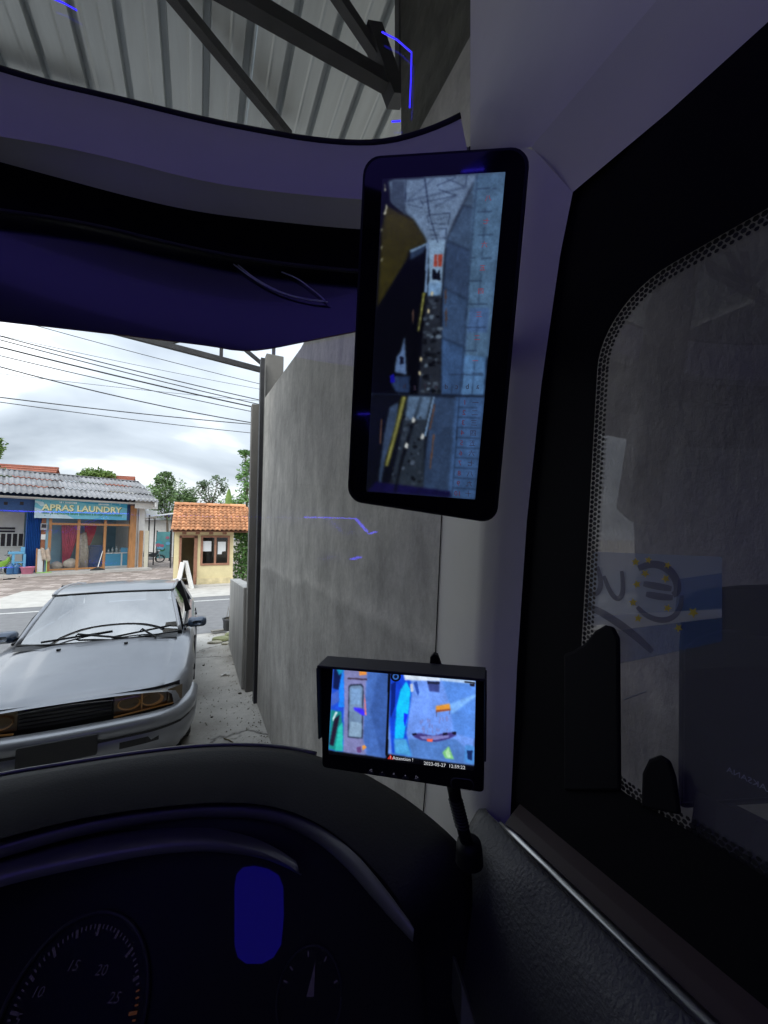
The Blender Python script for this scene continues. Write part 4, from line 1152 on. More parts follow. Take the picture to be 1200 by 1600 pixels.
# rear screen, side glass and pillars
rr0 = rows[-1]
MB().grid([[p + V((q_) * 0, 0, 0) for p, q_ in zip(rr0, range(21))], [V(CX + (-1 + j / 10) * .63, CY + 3.5, .93) for j in range(21)]]).build('rear_window', 'car_glass', car, smooth=True)
for sgn, nm in ((-1, 0), (1, -1)):
    tl_ = [r_[nm] for r_ in rows]
    bl_ = [V(CX + sgn * (.70 - .02 * abs(k / 10 - .4)), CY + 1.32 + (3.42 - 1.32) * k / 10, .885 + .03 * k / 10) for k in range(11)]
    MB().grid([bl_, [a.lerp(b_, .5) + V(sgn * .025, 0, 0) for a, b_ in zip(bl_, tl_)], tl_]).build('side_glass', 'car_glass', car, smooth=True)
    MB().tube([p + V(sgn * .004, 0, 0) for p in tl_], .018, 8).build('roof_rail', 'car_silver', car, smooth=True)
    for k in (5,):
        MB().bar(bl_[k] + V(sgn * .005, 0, 0), tl_[k] + V(sgn * .005, 0, 0), .03, .09, up=(1, 0, 0)).build('door_pillar', 'car_black', car)
    MB().bar(bl_[10], tl_[10], .05, .10, up=(1, 0, 0)).build('rear_pillar', 'car_silver', car)
    MB().tube([p + V(sgn * .012, 0, -.005) for p in bl_], .012, 6).build('belt_trim', 'car_black', car)
    # door gaps and handles
    for s in (1.35, 2.35, 3.15):
        MB().bar(V(CX + sgn * (hw(s) + .012), CY + s, .80), V(CX + sgn * (hw(s) + .016), CY + s + .02, .32), .012, .012).build('door_gap', 'car_black', car)
    for s in (2.15, 3.0):
        MB().bar(V(CX + sgn * (hw(s) + .02), CY + s, .74), V(CX + sgn * (hw(s) + .02), CY + s + .17, .745), .025, .03).build('door_handle', 'car_trim', car, bevel=.006)
    MB().bar(V(CX + sgn * (hw(1) + .018), CY + 1.15, .52), V(CX + sgn * (hw(2) + .024), CY + 3.0, .53), .02, .06).build('side_moulding', 'car_trim', car, bevel=.005)
    # door mirror
    mc = V(CX + sgn * .80, CY + 1.47, .915)
    b = MB(); rws = []
    for yy, k_ in ((-.05, .45), (-.035, .85), (0, 1), (.05, 1.0), (.06, .92)):
        rws.append([mc + V(sgn * .02 + x * k_, yy, z * k_) for x, z in rrect(.19, .105, .04, 4)])
    b.grid(rws, close=True); b.f.append(list(range(len(rws[0])))); b.mi.append(0)
    mo = b.build('door_mirror', 'mirror_blue', car, smooth=True)
    MB().prism([mc + V(sgn * .02 + x * .9, .062, z * .9) for x, z in rrect(.19, .105, .04, 4)], (0, .003, 0)).build('mirror_glass', 'chrome', mo)
    MB().bar(mc + V(-sgn * .10, .02, -.03), mc + V(-sgn * .03, .02, -.01), .05, .04).build('mirror_arm', 'car_black', mo)
# cabin: dashboard, seats, floor
MB().bb((CX - .60, CY + 1.30, .40), (CX + .60, CY + 1.62, .86)).build('dashboard', 'cabin', car, bevel=.05)
MB().bb((CX - .62, CY + 1.2, .20), (CX + .62, CY + 3.4, .26)).build('floor', 'cabin', car)
for sgn in (-1, 1):
    st = MB().bb((CX + sgn * .33 - .23, CY + 2.05, .30), (CX + sgn * .33 + .23, CY + 2.5, .48)).box((CX + sgn * .33, CY + 2.55, .75), (.46, .14, .58), Matrix.Rotation(R(-14), 3, 'X')).build('seat', 'cabin', car, bevel=.05)
    MB().box((CX + sgn * .33, CY + 2.63, 1.08), (.25, .09, .16)).build('headrest', 'cabin', car, bevel=.04)
MB().bb((CX - .6, CY + 3.05, .30), (CX + .6, CY + 3.25, .95)).build('rear_seat', 'cabin', car, bevel=.06)
# steering wheel (right-hand drive as seen from the driver: our view mirrors it)
b = MB(); rows_ = []
sc_ = V(CX - .33, CY + 1.74, .70)
for k in range(25):
    a = 2 * math.pi * k / 24
    rows_.append([sc_ + V((.17 + .014 * math.cos(q)) * math.cos(a), (.17 + .014 * math.cos(q)) * math.sin(a) * .42 + .014 * math.sin(q), (.17 + .014 * math.cos(q)) * math.sin(a) * .9) for q in [i * math.pi / 3 for i in range(6)]])
b.grid(rows_, close=True).bar(sc_ + V(-.16, 0, 0), sc_ + V(.16, 0, 0), .03).build('steering_wheel', 'car_black', car, smooth=True)
# wipers, washers
for (px0, py0, px1, py1, px2, py2) in ((64, 1004, 176, 986, 150, 992), (174, 996, 267, 977, 214, 990)):
    pl = V(CX, CY + 1.42, 1.03); nn = V(0, -.56, .83).normalized()
    P0, P1 = [atP(a, b_, V(CX, CY + 1.12, .893), nn) for a, b_ in ((px0, py0), (px1, py1))]
    Pm = P0.lerp(P1, .5) + nn * .02
    wp = MB().bar(P0, P1, .012, .016).build('wiper', 'car_black', car)
    MB().tube([atP(px2 + (60 if px0 < 100 else 30), py2 + 6, V(CX, CY + 1.12, .89), nn), Pm + nn * .012, P0.lerp(P1, .45)], [.011, .009, .006], 6).build('wiper_arm', 'car_black', wp)
for w in (-.28, .22):
    s = .97; MB().box((CX + w, sy(s, w), topz(s, abs(w) / hw(s)) + .025), (.03, .025, .014)).build('washer_nozzle', 'car_black', car, bevel=.004)
# front face
def fy(w, s0=.10): return CY + s0 + .07 * (w / .78) ** 2 + .10 * max(0, (abs(w) - .5) / .25) ** 2
b = MB()
b.grid([[V(CX + w, fy(w) + .03, z) for w in [-.70 + .05 * k for k in range(29)]] for z in (.50, .695)]).build('front_panel', 'car_black', car, smooth=True)
for sgn in (-1, 1):
    hl_rows = []
    for z, o in ((.548, 0), (.58, -.012), (.64, -.006), (.672, .012)):
        hl_rows.append([V(CX + sgn * w, fy(w) - .012 + o, z + .008 * (w - .3) * 1.5) for w in [.275 + .031 * k for k in range(12)]])
    h_ = MB().grid([r_ if sgn > 0 else r_[::-1] for r_ in hl_rows]).build('headlight', 'lamp_glass', car, smooth=True)
    for wc in (.37, .52):
        rows_ = [[V(CX + sgn * (wc + r_ * math.cos(a)), fy(wc) + .012 + d, .61 + r_ * .62 * math.sin(a)) for a in [i * math.pi / 9 for i in range(18)]] for r_, d in ((.075, -.006), (.055, .03), (.02, .045), (.005, .03))]
        MB().grid(rows_, close=True).build('reflector', 'lamp_gold', h_, smooth=True)
    MB().grid([[V(CX + sgn * w, fy(w) + .024, z) for w in (.275, .4, .5, .62)] for z in (.545, .675)]).build('lamp_housing', 'lamp_body', h_)
    MB().bar((CX + sgn * .45, fy(.45) + .006, .55), (CX + sgn * .45, fy(.45) + .006, .668), .008, .012).build('lamp_divider', 'lamp_gold', h_)
    MB().bar((CX + sgn * .28, fy(.28) - .016, .540), (CX + sgn * .66, fy(.66) - .014, .547), .012, .008).build('lower_trim', 'lamp_gold', h_)
    rows_ = [[V(CX + sgn * (w), fy(w) - .014 + .55 * max(0, w - .66) ** 1.3 , z) for w in (.622, .65, .675, .70, .72)] for z in (.552, .60, .665)]
    MB().grid(rows_).build('corner_lamp', 'lamp_body', car, smooth=True)
# grille
b = MB()
gr = MB().grid([[V(CX + w, fy(w) + .004, z) for w in [-.262 + .0655 * k for k in range(9)]] for z in (.556, .668)]).build('grille', 'car_trim', car)
for z in (.575, .60, .625, .65):
    MB().bar((CX - .26, fy(.2) - .006, z), (CX + .26, fy(.2) - .006, z), .012, .008).build('grille_bar', 'car_black', gr)
MB().tube([V(CX + w, fy(w) - .006, .676 - .02 * (w / .3) ** 2) for w in [-.27 + .045 * k for k in range(13)]], .007, 6).build('grille_trim', 'chrome', gr)
# bumper
def bump_path():
    pts = []
    for k in range(33):
        w = -.70 + 1.40 * k / 32
        pts.append((w, fy(w, -.01) ))
    left = [(-.79 - .01, CY + .62), (-.795, CY + .45), (-.78, CY + .32), (-.752, CY + .22)]
    right = [(-a, y) for a, y in left[::-1]]
    return left + pts + right
path = bump_path()
def bump_norm(i):
    a = path[max(0, i - 1)]; b_ = path[min(len(path) - 1, i + 1)]
    d = V(b_[0] - a[0], b_[1] - a[1], 0).normalized(); return V(d.y, -d.x, 0)
prof = [(-.05, .545), (.0, .54), (.03, .522), (.04, .495), (.038, .455), (.022, .445), (.022, .425), (.036, .415), (.030, .33), (.0, .26), (-.06, .22)]
rows_ = []
for o, z in prof:
    rows_.append([V(CX + w, y, z) + bump_norm(i) * o for i, (w, y) in enumerate(path)])
bmp = MB().grid(rows_).build('front_bumper', 'car_silver', car, smooth=True)
MB().grid([[V(CX + w, y, z) + bump_norm(i) * .0235 for i, (w, y) in enumerate(path)] for z in (.444, .426)]).build('bumper_groove', 'car_black', bmp)
for sgn in (-1, 1):
    MB().grid([[V(CX + sgn * w, fy(w, -.01) - .0365, z) for w in (.34, .42, .50, .58)] for z in (.405, .36)]).build('bumper_vent', 'car_black', bmp)
MB().grid([[V(CX + w, fy(w, -.01) - .028, z) for w in (-.27, 0, .27)] for z in (.35, .275)]).build('air_intake', 'car_black', bmp)
MB().prism([(CX + x, CY - .062, .435 + z) for x, z in rrect(.43, .135, .012, 3)], (0, .012, 0)).build('licence_plate', 'plate', car)
MB().grid([[V(CX + w, CY + 4.27 + (.0 if abs(w) < .6 else .05 * -1), z) for w in (-.70, -.4, 0, .4, .70)] for z in (.3, .55, .86)]).build('rear_panel', 'car_trim', car)
# wheels
def wheel(sgn, s):
    c = V(CX + sgn * .70, CY + s, .285)
    pr = [(.165, -.085), (.25, -.09), (.28, -.07), (.285, -.03), (.285, .03), (.28, .07), (.25, .09), (.165, .085)]
    w_ = MB().lathe(pr, c, 36, 'X').build('wheel', 'tyre', car, smooth=True)
    o = sgn * .075
    MB().lathe([(.0, o + sgn * .01), (.05, o + sgn * .008), (.06, o - sgn * .01), (.14, o - sgn * .015), (.165, o), (.175, o + sgn * .012), (.165, o - sgn * .08)], c, 30, 'X').build('rim', 'metal_grey', w_, smooth=True)
    MB().lathe([(.02, -sgn * .16), (.34, -sgn * .16), (.345, sgn * .02)], c + V(0, 0, -.01), 24, 'X').build('wheel_arch', 'car_black', car)
for sgn in (-1, 1):
    for s in (.82, 3.30): wheel(sgn, s)
MB().bb((CX - .60, CY + .3, .17), (CX + .60, CY + 4.1, .20)).build('underbody', 'car_black', car)
# ================================================================== bus cab
pm('trim_beige', (.76, .74, .69), .75, var=.03, vscale=8, bump=.25, bscale=420, bdist=.0008)
pm('trim_dark', (.005, .005, .0055), .8, spec=.15, bump=.2, bscale=300, bdist=.0008)
pm('rubber_seal', (.008, .008, .009), .6)
pm('dash_leather', (.011, .011, .0115), .62, spec=.35, bump=.5, bscale=330, bdist=.0012)
pm('dash_soft', (.016, .016, .017), .6, bump=.4, bscale=330, bdist=.0012)
pm('dash_satin', (.16, .16, .163), .36, metal=.3)
pm('cluster_black', (.006, .006, .007), .35)
pm('door_leather', (.045, .045, .046), .5, bump=.6, bscale=260, bdist=.0015)
pm('chrome_dull', (.42, .42, .42), .28, metal=1)
pm('strip_red', (.032, .016, .013), .5)
pm('band_blue', (.007, .0055, .028), .22, coat=.3)
pm('band_edge', (.20, .12, .06), .6)
pm('device_black', (.005, .005, .006), .5, spec=.2)
pm('glass_black', (.003, .003, .004), .04, spec=.22)
pm('device_grey', (.035, .035, .037), .55)
pm('bus_shell', (.20, .20, .20), .8)
pm('decal_white', (.7, .72, .75), .6)
pm('housing_black', (.004, .004, .005), .8, spec=.2)
thin_glass('windshield_glass', (.95, .97, .96), .045)
thin_glass('side_glass', (.88, .88, .9), .07, film=.15, filmcol=(.6, .6, .62))  # diffuse haze mixed in to lift the dark side window
emit('led_blue', (.06, .04, 1.0), 8.0)
emit('led_glint', (.03, .02, 1.0), 1.2)
emit('glow_purple', (.20, .15, 1.0), .50)
emit('dial_glow', (.20, .16, .38), .02)
emit('dial_amber', (.45, .16, .06), .04)
emit('blue_glow', (.012, .007, .42), .09)
pm('panel_satin', (.13, .13, .17), .6)
emit('led_soft', (.22, .14, 1.0), 2.2)

bus = thing('bus', (-.75, -.3, .9), 'dark bus cab with beige pillar, black dashboard and dark blue screen top', 'bus')
XMAX = .485
def Yw(X): return 1.02 - .40 * (abs(X + .75) / 1.17) ** 2.6
def Yo(X, off):
    h = 1e-3; s = (Yw(X + h) - Yw(X - h)) / (2 * h); return Yw(X) - off * math.sqrt(1 + s * s)
def hitw(px, py, off=0.0):
    d = ray(px, py); lo, hi = .05, 3.0
    for _ in range(50):
        m = (lo + hi) / 2
        if d.y * m < Yo(d.x * m, off): lo = m
        else: hi = m
    return C0 + d * lo
def interp(pl, x):
    if x <= pl[0][0]: a, b = pl[0], pl[1]
    elif x >= pl[-1][0]: a, b = pl[-2], pl[-1]
    else:
        for a, b in zip(pl, pl[1:]):
            if a[0] <= x <= b[0]: break
    f = (x - a[0]) / (b[0] - a[0]); return a[1] + (b[1] - a[1]) * f
def smooth_poly(pl, n=2):
    for _ in range(n):
        q = [pl[0]]
        for a, b in zip(pl, pl[1:]):
            q += [(a[0] * .75 + b[0] * .25, a[1] * .75 + b[1] * .25), (a[0] * .25 + b[0] * .75, a[1] * .25 + b[1] * .75)]
        pl = q + [pl[-1]]
    return pl
XC = [-60 + 20 * k for k in range(40)]
def hline(pl, off, xs=XC, dy=0):
    pl = smooth_poly(pl)
    row = [hitw(x, interp(pl, x) + dy, off) for x in xs]
    z = row[0].z
    left = [V(X, Yo(X, off), z) for X in (-1.9, -1.7, -1.5, -1.3, -1.1, -.9, -.7) if X < row[0].x - .05]
    return left + row
L0 = [(0, 110), (67, 130), (187, 157), (320, 190), (413, 208), (487, 221), (560, 227), (613, 223), (667, 207), (707, 190), (740, 172)]
L1 = [(0, 213), (100, 230), (200, 253), (300, 280), (400, 297), (567, 313), (740, 318)]
L2 = [(0, 253), (100, 280), (200, 307), (300, 330), (400, 343), (567, 360), (740, 364)]
L3 = [(0, 331), (133, 350), (267, 383), (400, 410), (560, 427), (740, 436)]
L4 = [(0, 502), (133, 517), (267, 533), (333, 541), (373, 549), (413, 547), (480, 533), (553, 519), (700, 490)]
r0 = hline(L0, .03); r1 = hline(L1, .115); r2 = hline(L2, .075); r3 = hline(L3, .03)
rm = [a.lerp(b, .5) + (a - b).normalized() * 0 + V(0, -.018, 0) for a, b in zip(r0, r1)]
n_ = min(map(len, (r0, r1, r2, r3)))
r0, r1, r2, r3, rm = [r[-n_:] for r in (r0, r1, r2, r3, rm)]
r1b = [a.lerp(b, .12) + V(0, .003, 0) for a, b in zip(r1, r2)]
hd = MB().grid([r0, rm, r1]).build('header_panel', 'trim_beige', bus, smooth=True)
MB().grid([r1, r1b, [a.lerp(b, .6) + V(0, -.004, 0) for a, b in zip(r1, r2)], r2]).build('header_underside', 'trim_beige', hd, smooth=True)
MB().grid([r2, [a.lerp(b, .4) + V(0, .02, 0) for a, b in zip(r2, r3)], r3]).build('header_recess', 'trim_dark', bus, smooth=True)
MB().tube(r0, .008, 6).build('upper_seal', 'rubber_seal', bus, smooth=True)
MB().tube([p + V(0, -.004, 0) for p in r3], .004, 6).build('band_bead', 'device_grey', bus, smooth=True)
b3 = hline(L3, .006); b4 = hline(L4, .006); n_ = min(len(b3), len(b4)); b3, b4 = b3[-n_:], b4[-n_:]
MB().grid([b3, [a.lerp(b, .5) for a, b in zip(b3, b4)], b4]).build('blue_band', 'band_blue', bus, smooth=True)  # glossy band with one dark blue base colour
MB().tube([p for p in b4], .0012, 5).build('band_edge', 'band_edge', bus, smooth=True)
# wires hanging in the band
wh = thing('wire_loop', hitw(440, 440, .03), 'thin pale wires looped against the dark blue band', 'wire')
for pl in ([(365, 413), (390, 432), (420, 450), (455, 463), (490, 470), (512, 472)], [(440, 425), (465, 435), (485, 450), (500, 462), (508, 470)], [(372, 414), (400, 437), (440, 458), (480, 468), (505, 470)]):
    MB().tube([hitw(x, y, .016) for x, y in smooth_poly(pl)], .0014, 5).build('wire', 'decal_white', wh, smooth=True)
# glass
xs_ = [-1.93 + (XMAX + 1.93) * k / 48 for k in range(49)]
MB().grid([[V(x, Yw(x), z) for x in xs_] for z in (1.20, 1.6, 2.0, 2.45)]).build('windshield', 'windshield_glass', bus, smooth=True)
MB().grid([[V(x, Yw(x), z) for x in xs_] for z in (2.62, 2.95, 3.3)]).build('upper_windshield', 'windshield_glass', bus, smooth=True)
MB().grid([[V(x, Yw(x) + .02, z) for x in xs_] for z in (2.44, 2.66)]).build('outer_band', 'bus_shell', bus, smooth=True)
MB().grid([[V(x, Yw(x) + .015, z) for x in xs_] for z in (.35, 1.26)]).build('front_skin', 'bus_shell', bus, smooth=True)
# pillar
WL = [(1420, 652), (1330, 658), (1240, 665), (1040, 681), (815, 691), (600, 703), (400, 722), (230, 735)]
EL = [(1420, 760), (1330, 752), (1240, 737), (1040, 743), (815, 754), (600, 775), (400, 800), (230, 830)]
BL_ = [(1420, 790), (1330, 795), (1240, 799), (1040, 808), (815, 823), (600, 846), (400, 875), (300, 895)]
wp = [hitw(x, y, .004) for y, x in WL]; ep = [atX(x, y, .378) for y, x in EL]; bp_ = [atX(x, y, .408) for y, x in BL_]
ep[-1] = atX(830, 230, .40)
cols = [wp, [a.lerp(b, .55) + V(-.004, .004, 0) for a, b in zip(wp, ep)], [a.lerp(b, .93) for a, b in zip(wp, ep)], [a.lerp(b, .08) + V(0, 0, 0) for a, b in zip(ep, bp_)], [a.lerp(b, .5) for a, b in zip(ep, bp_)], bp_]
MB().grid(cols).build('pillar_trim', 'trim_beige', bus, smooth=True)
MB().tube([p + V(-.002, .0, 0) for p in wp], .0012, 6).build('pillar_seal', 'rubber_seal', bus)
for (px, py) in ((716, 1028),):
    MB().lathe([(0, -.004), (.004, -.004), (.006, 0)], atX(px, py, .392), 10, 'X').build('screw_cap', 'trim_beige', bus, smooth=True)
# upper corner panel between glass edge and cove crease
top_w = [(735, y) for y in (230, 150, 70, -20, -120, -260)]
top_e = [(830, 230), (880, 172), (940, 102), (1010, 21), (1120, -107), (1340, -362)]
tw_ = [hitw(x, y, .004) for x, y in top_w]; te = [atX(x, y, .40) for x, y in top_e]
te = [V(.40, p.y, te[0].z) for p in te]; ZC = te[0].z
MB().grid([tw_, [a.lerp(b, .35) + V(.012, 0, 0) for a, b in zip(tw_, te)], [a.lerp(b, .7) + V(.010, 0, 0) for a, b in zip(tw_, te)], te]).build('corner_panel', 'trim_beige', bus, smooth=True)
cv = [V(.40, y, ZC) for y in (te[0].y, .2, 0, -.4, -1.3)]; cw = [bp_[-1]] + [V(.416, y, bp_[-1].z) for y in (.2, 0, -.4, -1.3)]
MB().grid([cv, [a.lerp(b, .5) + V(.004, 0, 0) for a, b in zip(cv, cw)], cw]).build('cove', 'trim_beige', bus, smooth=True)
MB().grid([[V(.40, y, ZC) for y in (te[-1].y, -1.3)], [V(.34, y, 2.75) for y in (te[-1].y, -1.3)], [V(.1, y, 3.1) for y in (te[-1].y, -1.3)]]).build('roof_cove', 'trim_beige', bus, smooth=True)
# window surround
NP = 48
def ring(y0, y1, z0, z1, r, X, skew=0.0):
    p = rrect(y1 - y0, z1 - z0, r, 11)
    return [V(X, (y0 + y1) / 2 + a + skew * (-b / (z1 - z0)) * (1 if a > 0 else 0), (z0 + z1) / 2 + b) for a, b in p]
inn = ring(-1.1, .306, 1.588, 2.132, .075, .4165, .055)
outr = ring(-1.3, .47, 1.40, 2.305, .02, .4165)
MB().grid([outr, inn], close=False).add([outr[-1], outr[0], inn[0], inn[-1]], [(0, 1, 2, 3)]).build('window_surround', 'trim_dark', bus)
sw_ = MB().add([(.4205, -1.15, 1.5), (.4205, .37, 1.5), (.4205, .37, 2.2), (.4205, -1.15, 2.2)], [(0, 1, 2, 3)]).build('side_window', 'side_glass', bus)
# printed dot border on the glass
db = MB()
def dots_along(poly, rows):
    L = []; n = len(poly)
    tot = [0]
    for i in range(n): tot.append(tot[-1] + (poly[(i + 1) % n] - poly[i]).length)
    cen = sum(poly, V(0, 0, 0)) / n
    for rI, (inset, r_) in enumerate(rows):
        d = (rI % 2) * .0028
        while d < tot[-1]:
            i = max(k for k in range(n) if tot[k] <= d); f = (d - tot[i]) / max(1e-6, tot[i + 1] - tot[i])
            a, b = poly[i], poly[(i + 1) % n]; p = a.lerp(b, f); tdir = (b - a).normalized()
            nn = V(0, -tdir.z, tdir.y)
            if nn.dot(cen - p) < 0: nn = -nn
            c = p + nn * inset
            if c.y > -.35:
                db.add([c + V(.0022, r_ * math.cos(q), r_ * math.sin(q)) for q in [k * math.pi / 3 for k in range(6)]], [(0, 1, 2, 3, 4, 5)])
            d += .0056
dots_along(inn, ((.0015, .0026), (.0062, .0024), (.0108, .0020)))
db.build('dot_border', 'rubber_seal', sw_, kind='stuff')
# latch blocks at the window edge
def xprism(pl, X0, X1, name, mat, parent, bevel=.003):
    return MB().prism([atX(x, y, X0) for x, y in pl], (X1 - X0, 0, 0)).build(name, mat, parent, bevel=bevel)
xprism([(893, 1018), (912, 1006), (928, 986), (944, 977), (957, 980), (966, 998), (968, 1236), (880, 1236), (880, 1022)], .4105, .4160, 'window_latch', 'housing_black', bus)
xprism([(1000, 1262), (1002, 1208), (1012, 1187), (1030, 1180), (1045, 1190), (1054, 1216), (1062, 1275)], .4105, .4160, 'latch_cap', 'housing_black', bus)
# door panel, chrome strip
zs_ = 1.47
def dp(Y, X, Z): return V(X, Y, Z)
rows = []
for X_, Z_, bul in ((.385, 1.468, 0), (.372, 1.462, 0), (.350, 1.44, 0), (.335, 1.38, 0), (.325, 1.28, 0), (.325, 1.15, 0), (.34, .95, 0)):
    row = [V(X_ + .06, .482, Z_ - .012), V(X_ + .02, .478, Z_ - .004), V(X_ + .005, .470, Z_), V(X_, .455, Z_)]
    row += [V(X_ - .012 * math.sin(min(1, (.45 - y) / .5) * 1.5), y, Z_) for y in (.42, .36, .28, .2, .1, 0, -.15, -.4, -1.3)]
    rows.append(row)
MB().grid(rows).build('door_panel', 'door_leather', bus, smooth=True)
MB().tube([V(.381, .425, 1.474), V(.379, .39, 1.476), V(.378, .2, 1.474), V(.378, 0, 1.474), V(.378, -1.3, 1.474)], [.002, .0055, .006, .006, .006], 10).build('chrome_strip', 'chrome_dull', bus, smooth=True)
MB().grid([[V(.384, y, 1.474) for y in (.42, .2, -.2, -1.3)], [V(.398, y, 1.484) for y in (.42, .2, -.2, -1.3)], [V(.412, y, 1.492) for y in (.42, .2, -.2, -1.3)]]).build('red_strip', 'strip_red', bus)
MB().grid([[V(.412, y, 1.492) for y in (.44, .2, -.2, -1.3)], [V(.4155, y, 1.59) for y in (.44, .2, -.2, -1.3)]]).build('window_ledge', 'trim_dark', bus)
# bright trim corner at the bottom edge
MB().prism([atD(721, 1540, .40), atD(727, 1546, .40), atD(748, 1610, .40), atD(719, 1615, .40)], (.01, .03, 0)).build('seat_trim', 'chrome_dull', bus, bevel=.002)

# ------------------------------------------------------------------ dashboard
def drow(pl, n=60):
    """(px, py, kind, value) control points -> smooth row of n points"""
    P = []
    for (x, y, k, v) in pl: P.append(atZ(x, y, v) if k == 'z' else atX(x, y, v) if k == 'x' else atD(x, y, v))
    for _ in range(2):
        q = [P[0]]
        for a, b in zip(P, P[1:]): q += [a.lerp(b, .25), a.lerp(b, .75)]
        P = q + [P[-1]]
    acc = [0]
    for a, b in zip(P, P[1:]): acc.append(acc[-1] + (b - a).length)
    out_ = []
    for k in range(n):
        d = acc[-1] * k / (n - 1)
        i = max(j for j in range(len(P)) if acc[j] <= d + 1e-9); i = min(i, len(P) - 2)
        f = (d - acc[i]) / max(1e-9, acc[i + 1] - acc[i]); out_.append(P[i].lerp(P[i + 1], min(1, f)))
    return out_
R0 = drow([(-400, 1300, 'z', 1.475), (-120, 1240, 'z', 1.475), (0, 1213, 'z', 1.475), (100, 1197, 'z', 1.475), (200, 1181, 'z', 1.475), (300, 1169, 'z', 1.475), (370, 1166, 'z', 1.475), (440, 1169, 'z', 1.475), (500, 1181, 'z', 1.475),
           (560, 1203, 'z', 1.472), (620, 1237, 'z', 1.468), (680, 1282, 'z', 1.462), (722, 1322, 'z', 1.455), (738, 1345, 'z', 1.44), (738, 1450, 'x', .335), (738, 1720, 'x', .34)])
RI = drow([(-400, 1400, 'z', 1.445), (-120, 1345, 'z', 1.445), (0, 1310, 'z', 1.445), (133, 1276, 'z', 1.445), (267, 1258, 'z', 1.445), (353, 1253, 'z', 1.445), (427, 1258, 'z', 1.443), (493, 1282, 'z', 1.44), (553, 1325, 'z', 1.43),
           (605, 1380, 'z', 1.415), (650, 1447, 'z', 1.395), (662, 1490, 'd', .50), (668, 1560, 'd', .49), (672, 1720, 'd', .47)])
def mids(a, b, f, dz): return [p.lerp(q, f) + V(0, 0, dz) for p, q in zip(a, b)]
dash = MB().grid([[p + V(0, .02, -.06) for p in R0], [p + V(0, .006, -.012) for p in R0], R0, mids(R0, RI, .2, .010), mids(R0, RI, .45, .010), mids(R0, RI, .75, .006), mids(R0, RI, .93, .002), RI]).build('dashboard', 'dash_leather', bus, smooth=True)
MB().tube([p + V(0, .012, -.002) for p in R0[:34]], .0035, 6).build('rim_highlight', 'dash_satin', dash, smooth=True)  # pale tube added as the bright highlight along the dash rim
ST = [(0, 1318), (133, 1283), (267, 1264), (353, 1259), (427, 1266), (493, 1291), (553, 1334), (600, 1388), (646, 1450)]
SB = [(0, 1341), (133, 1303), (267, 1281), (353, 1277), (427, 1284), (493, 1313), (547, 1360), (600, 1424), (644, 1471)]
s_t = drow([(-400, 1425, 'z', 1.430), (-120, 1355, 'z', 1.430)] + [(x, y, 'z', 1.430) for x, y in ST[:-2]] + [(600, 1388, 'z', 1.42), (647, 1452, 'z', 1.405)])
s_b = drow([(-400, 1450, 'z', 1.412), (-120, 1380, 'z', 1.412)] + [(x, y, 'z', 1.412) for x, y in SB[:-2]] + [(600, 1424, 'z', 1.402), (645, 1472, 'z', 1.392)])
mid1 = [p.lerp(q, .5) + (p.lerp(q, .5) * -1 + C0).normalized() * .004 for p, q in zip(s_t, s_b)]
MB().grid([[p + V(0, .012, .0) for p in s_t], s_t, mid1, s_b, [p + V(0, .015, -.006) for p in s_b]]).build('satin_strip', 'dash_satin', dash, smooth=True)
ri2 = [p + V(0, .02, -.02) for p in RI]
# inner hood rib
H0 = [(-200, 1405), (0, 1346), (100, 1326), (200, 1310), (267, 1304), (330, 1308), (400, 1325), (440, 1345), (470, 1366)]
H1 = [(-200, 1450), (0, 1385), (100, 1362), (200, 1342), (267, 1332), (330, 1330), (400, 1338), (440, 1352), (470, 1368)]
h0 = drow([(x, y, 'z', 1.400) for x, y in H0]); h1 = drow([(x, y, 'z', 1.388) for x, y in H1])
hm = [p.lerp(q, .45) + V(0, -.004, .004) for p, q in zip(h0, h1)]
MB().grid([[p + V(0, .03, -.004) for p in h0], h0, hm, h1, [p + V(0, .04, -.02) for p in h1]]).build('inner_hood', 'dash_satin', dash, smooth=True)
# cluster face
cpt = V(0, .72, 1.40); cn_ = V(-.35, -.80, .50).normalized()
def CF(px, py, o=0.0): return atP(px, py, cpt, cn_) + cn_ * o
def CW(X, Z): return V(X, .72 + (-.35 * X + .5 * (Z - 1.4)) / .8, Z)
MB().add([CW(-1.3, 1.44), CW(.10, 1.44), CW(.26, 1.40), CW(.40, 1.30), CW(.40, .85), CW(-1.3, .85)], [(0, 1, 2, 3, 4, 5)]).build('cluster_face', 'cluster_black', dash)
# blue LED glow on the cluster, painted as an even glowing patch
MB().flat([CF(x, y, .002) for x, y in ((385, 1505), (372, 1495), (367, 1475), (367, 1385), (370, 1366), (380, 1355), (398, 1352), (420, 1357), (436, 1367), (443, 1385), (444, 1430), (440, 1475), (428, 1495), (410, 1505))]).build('blue_glow', 'blue_glow', dash)
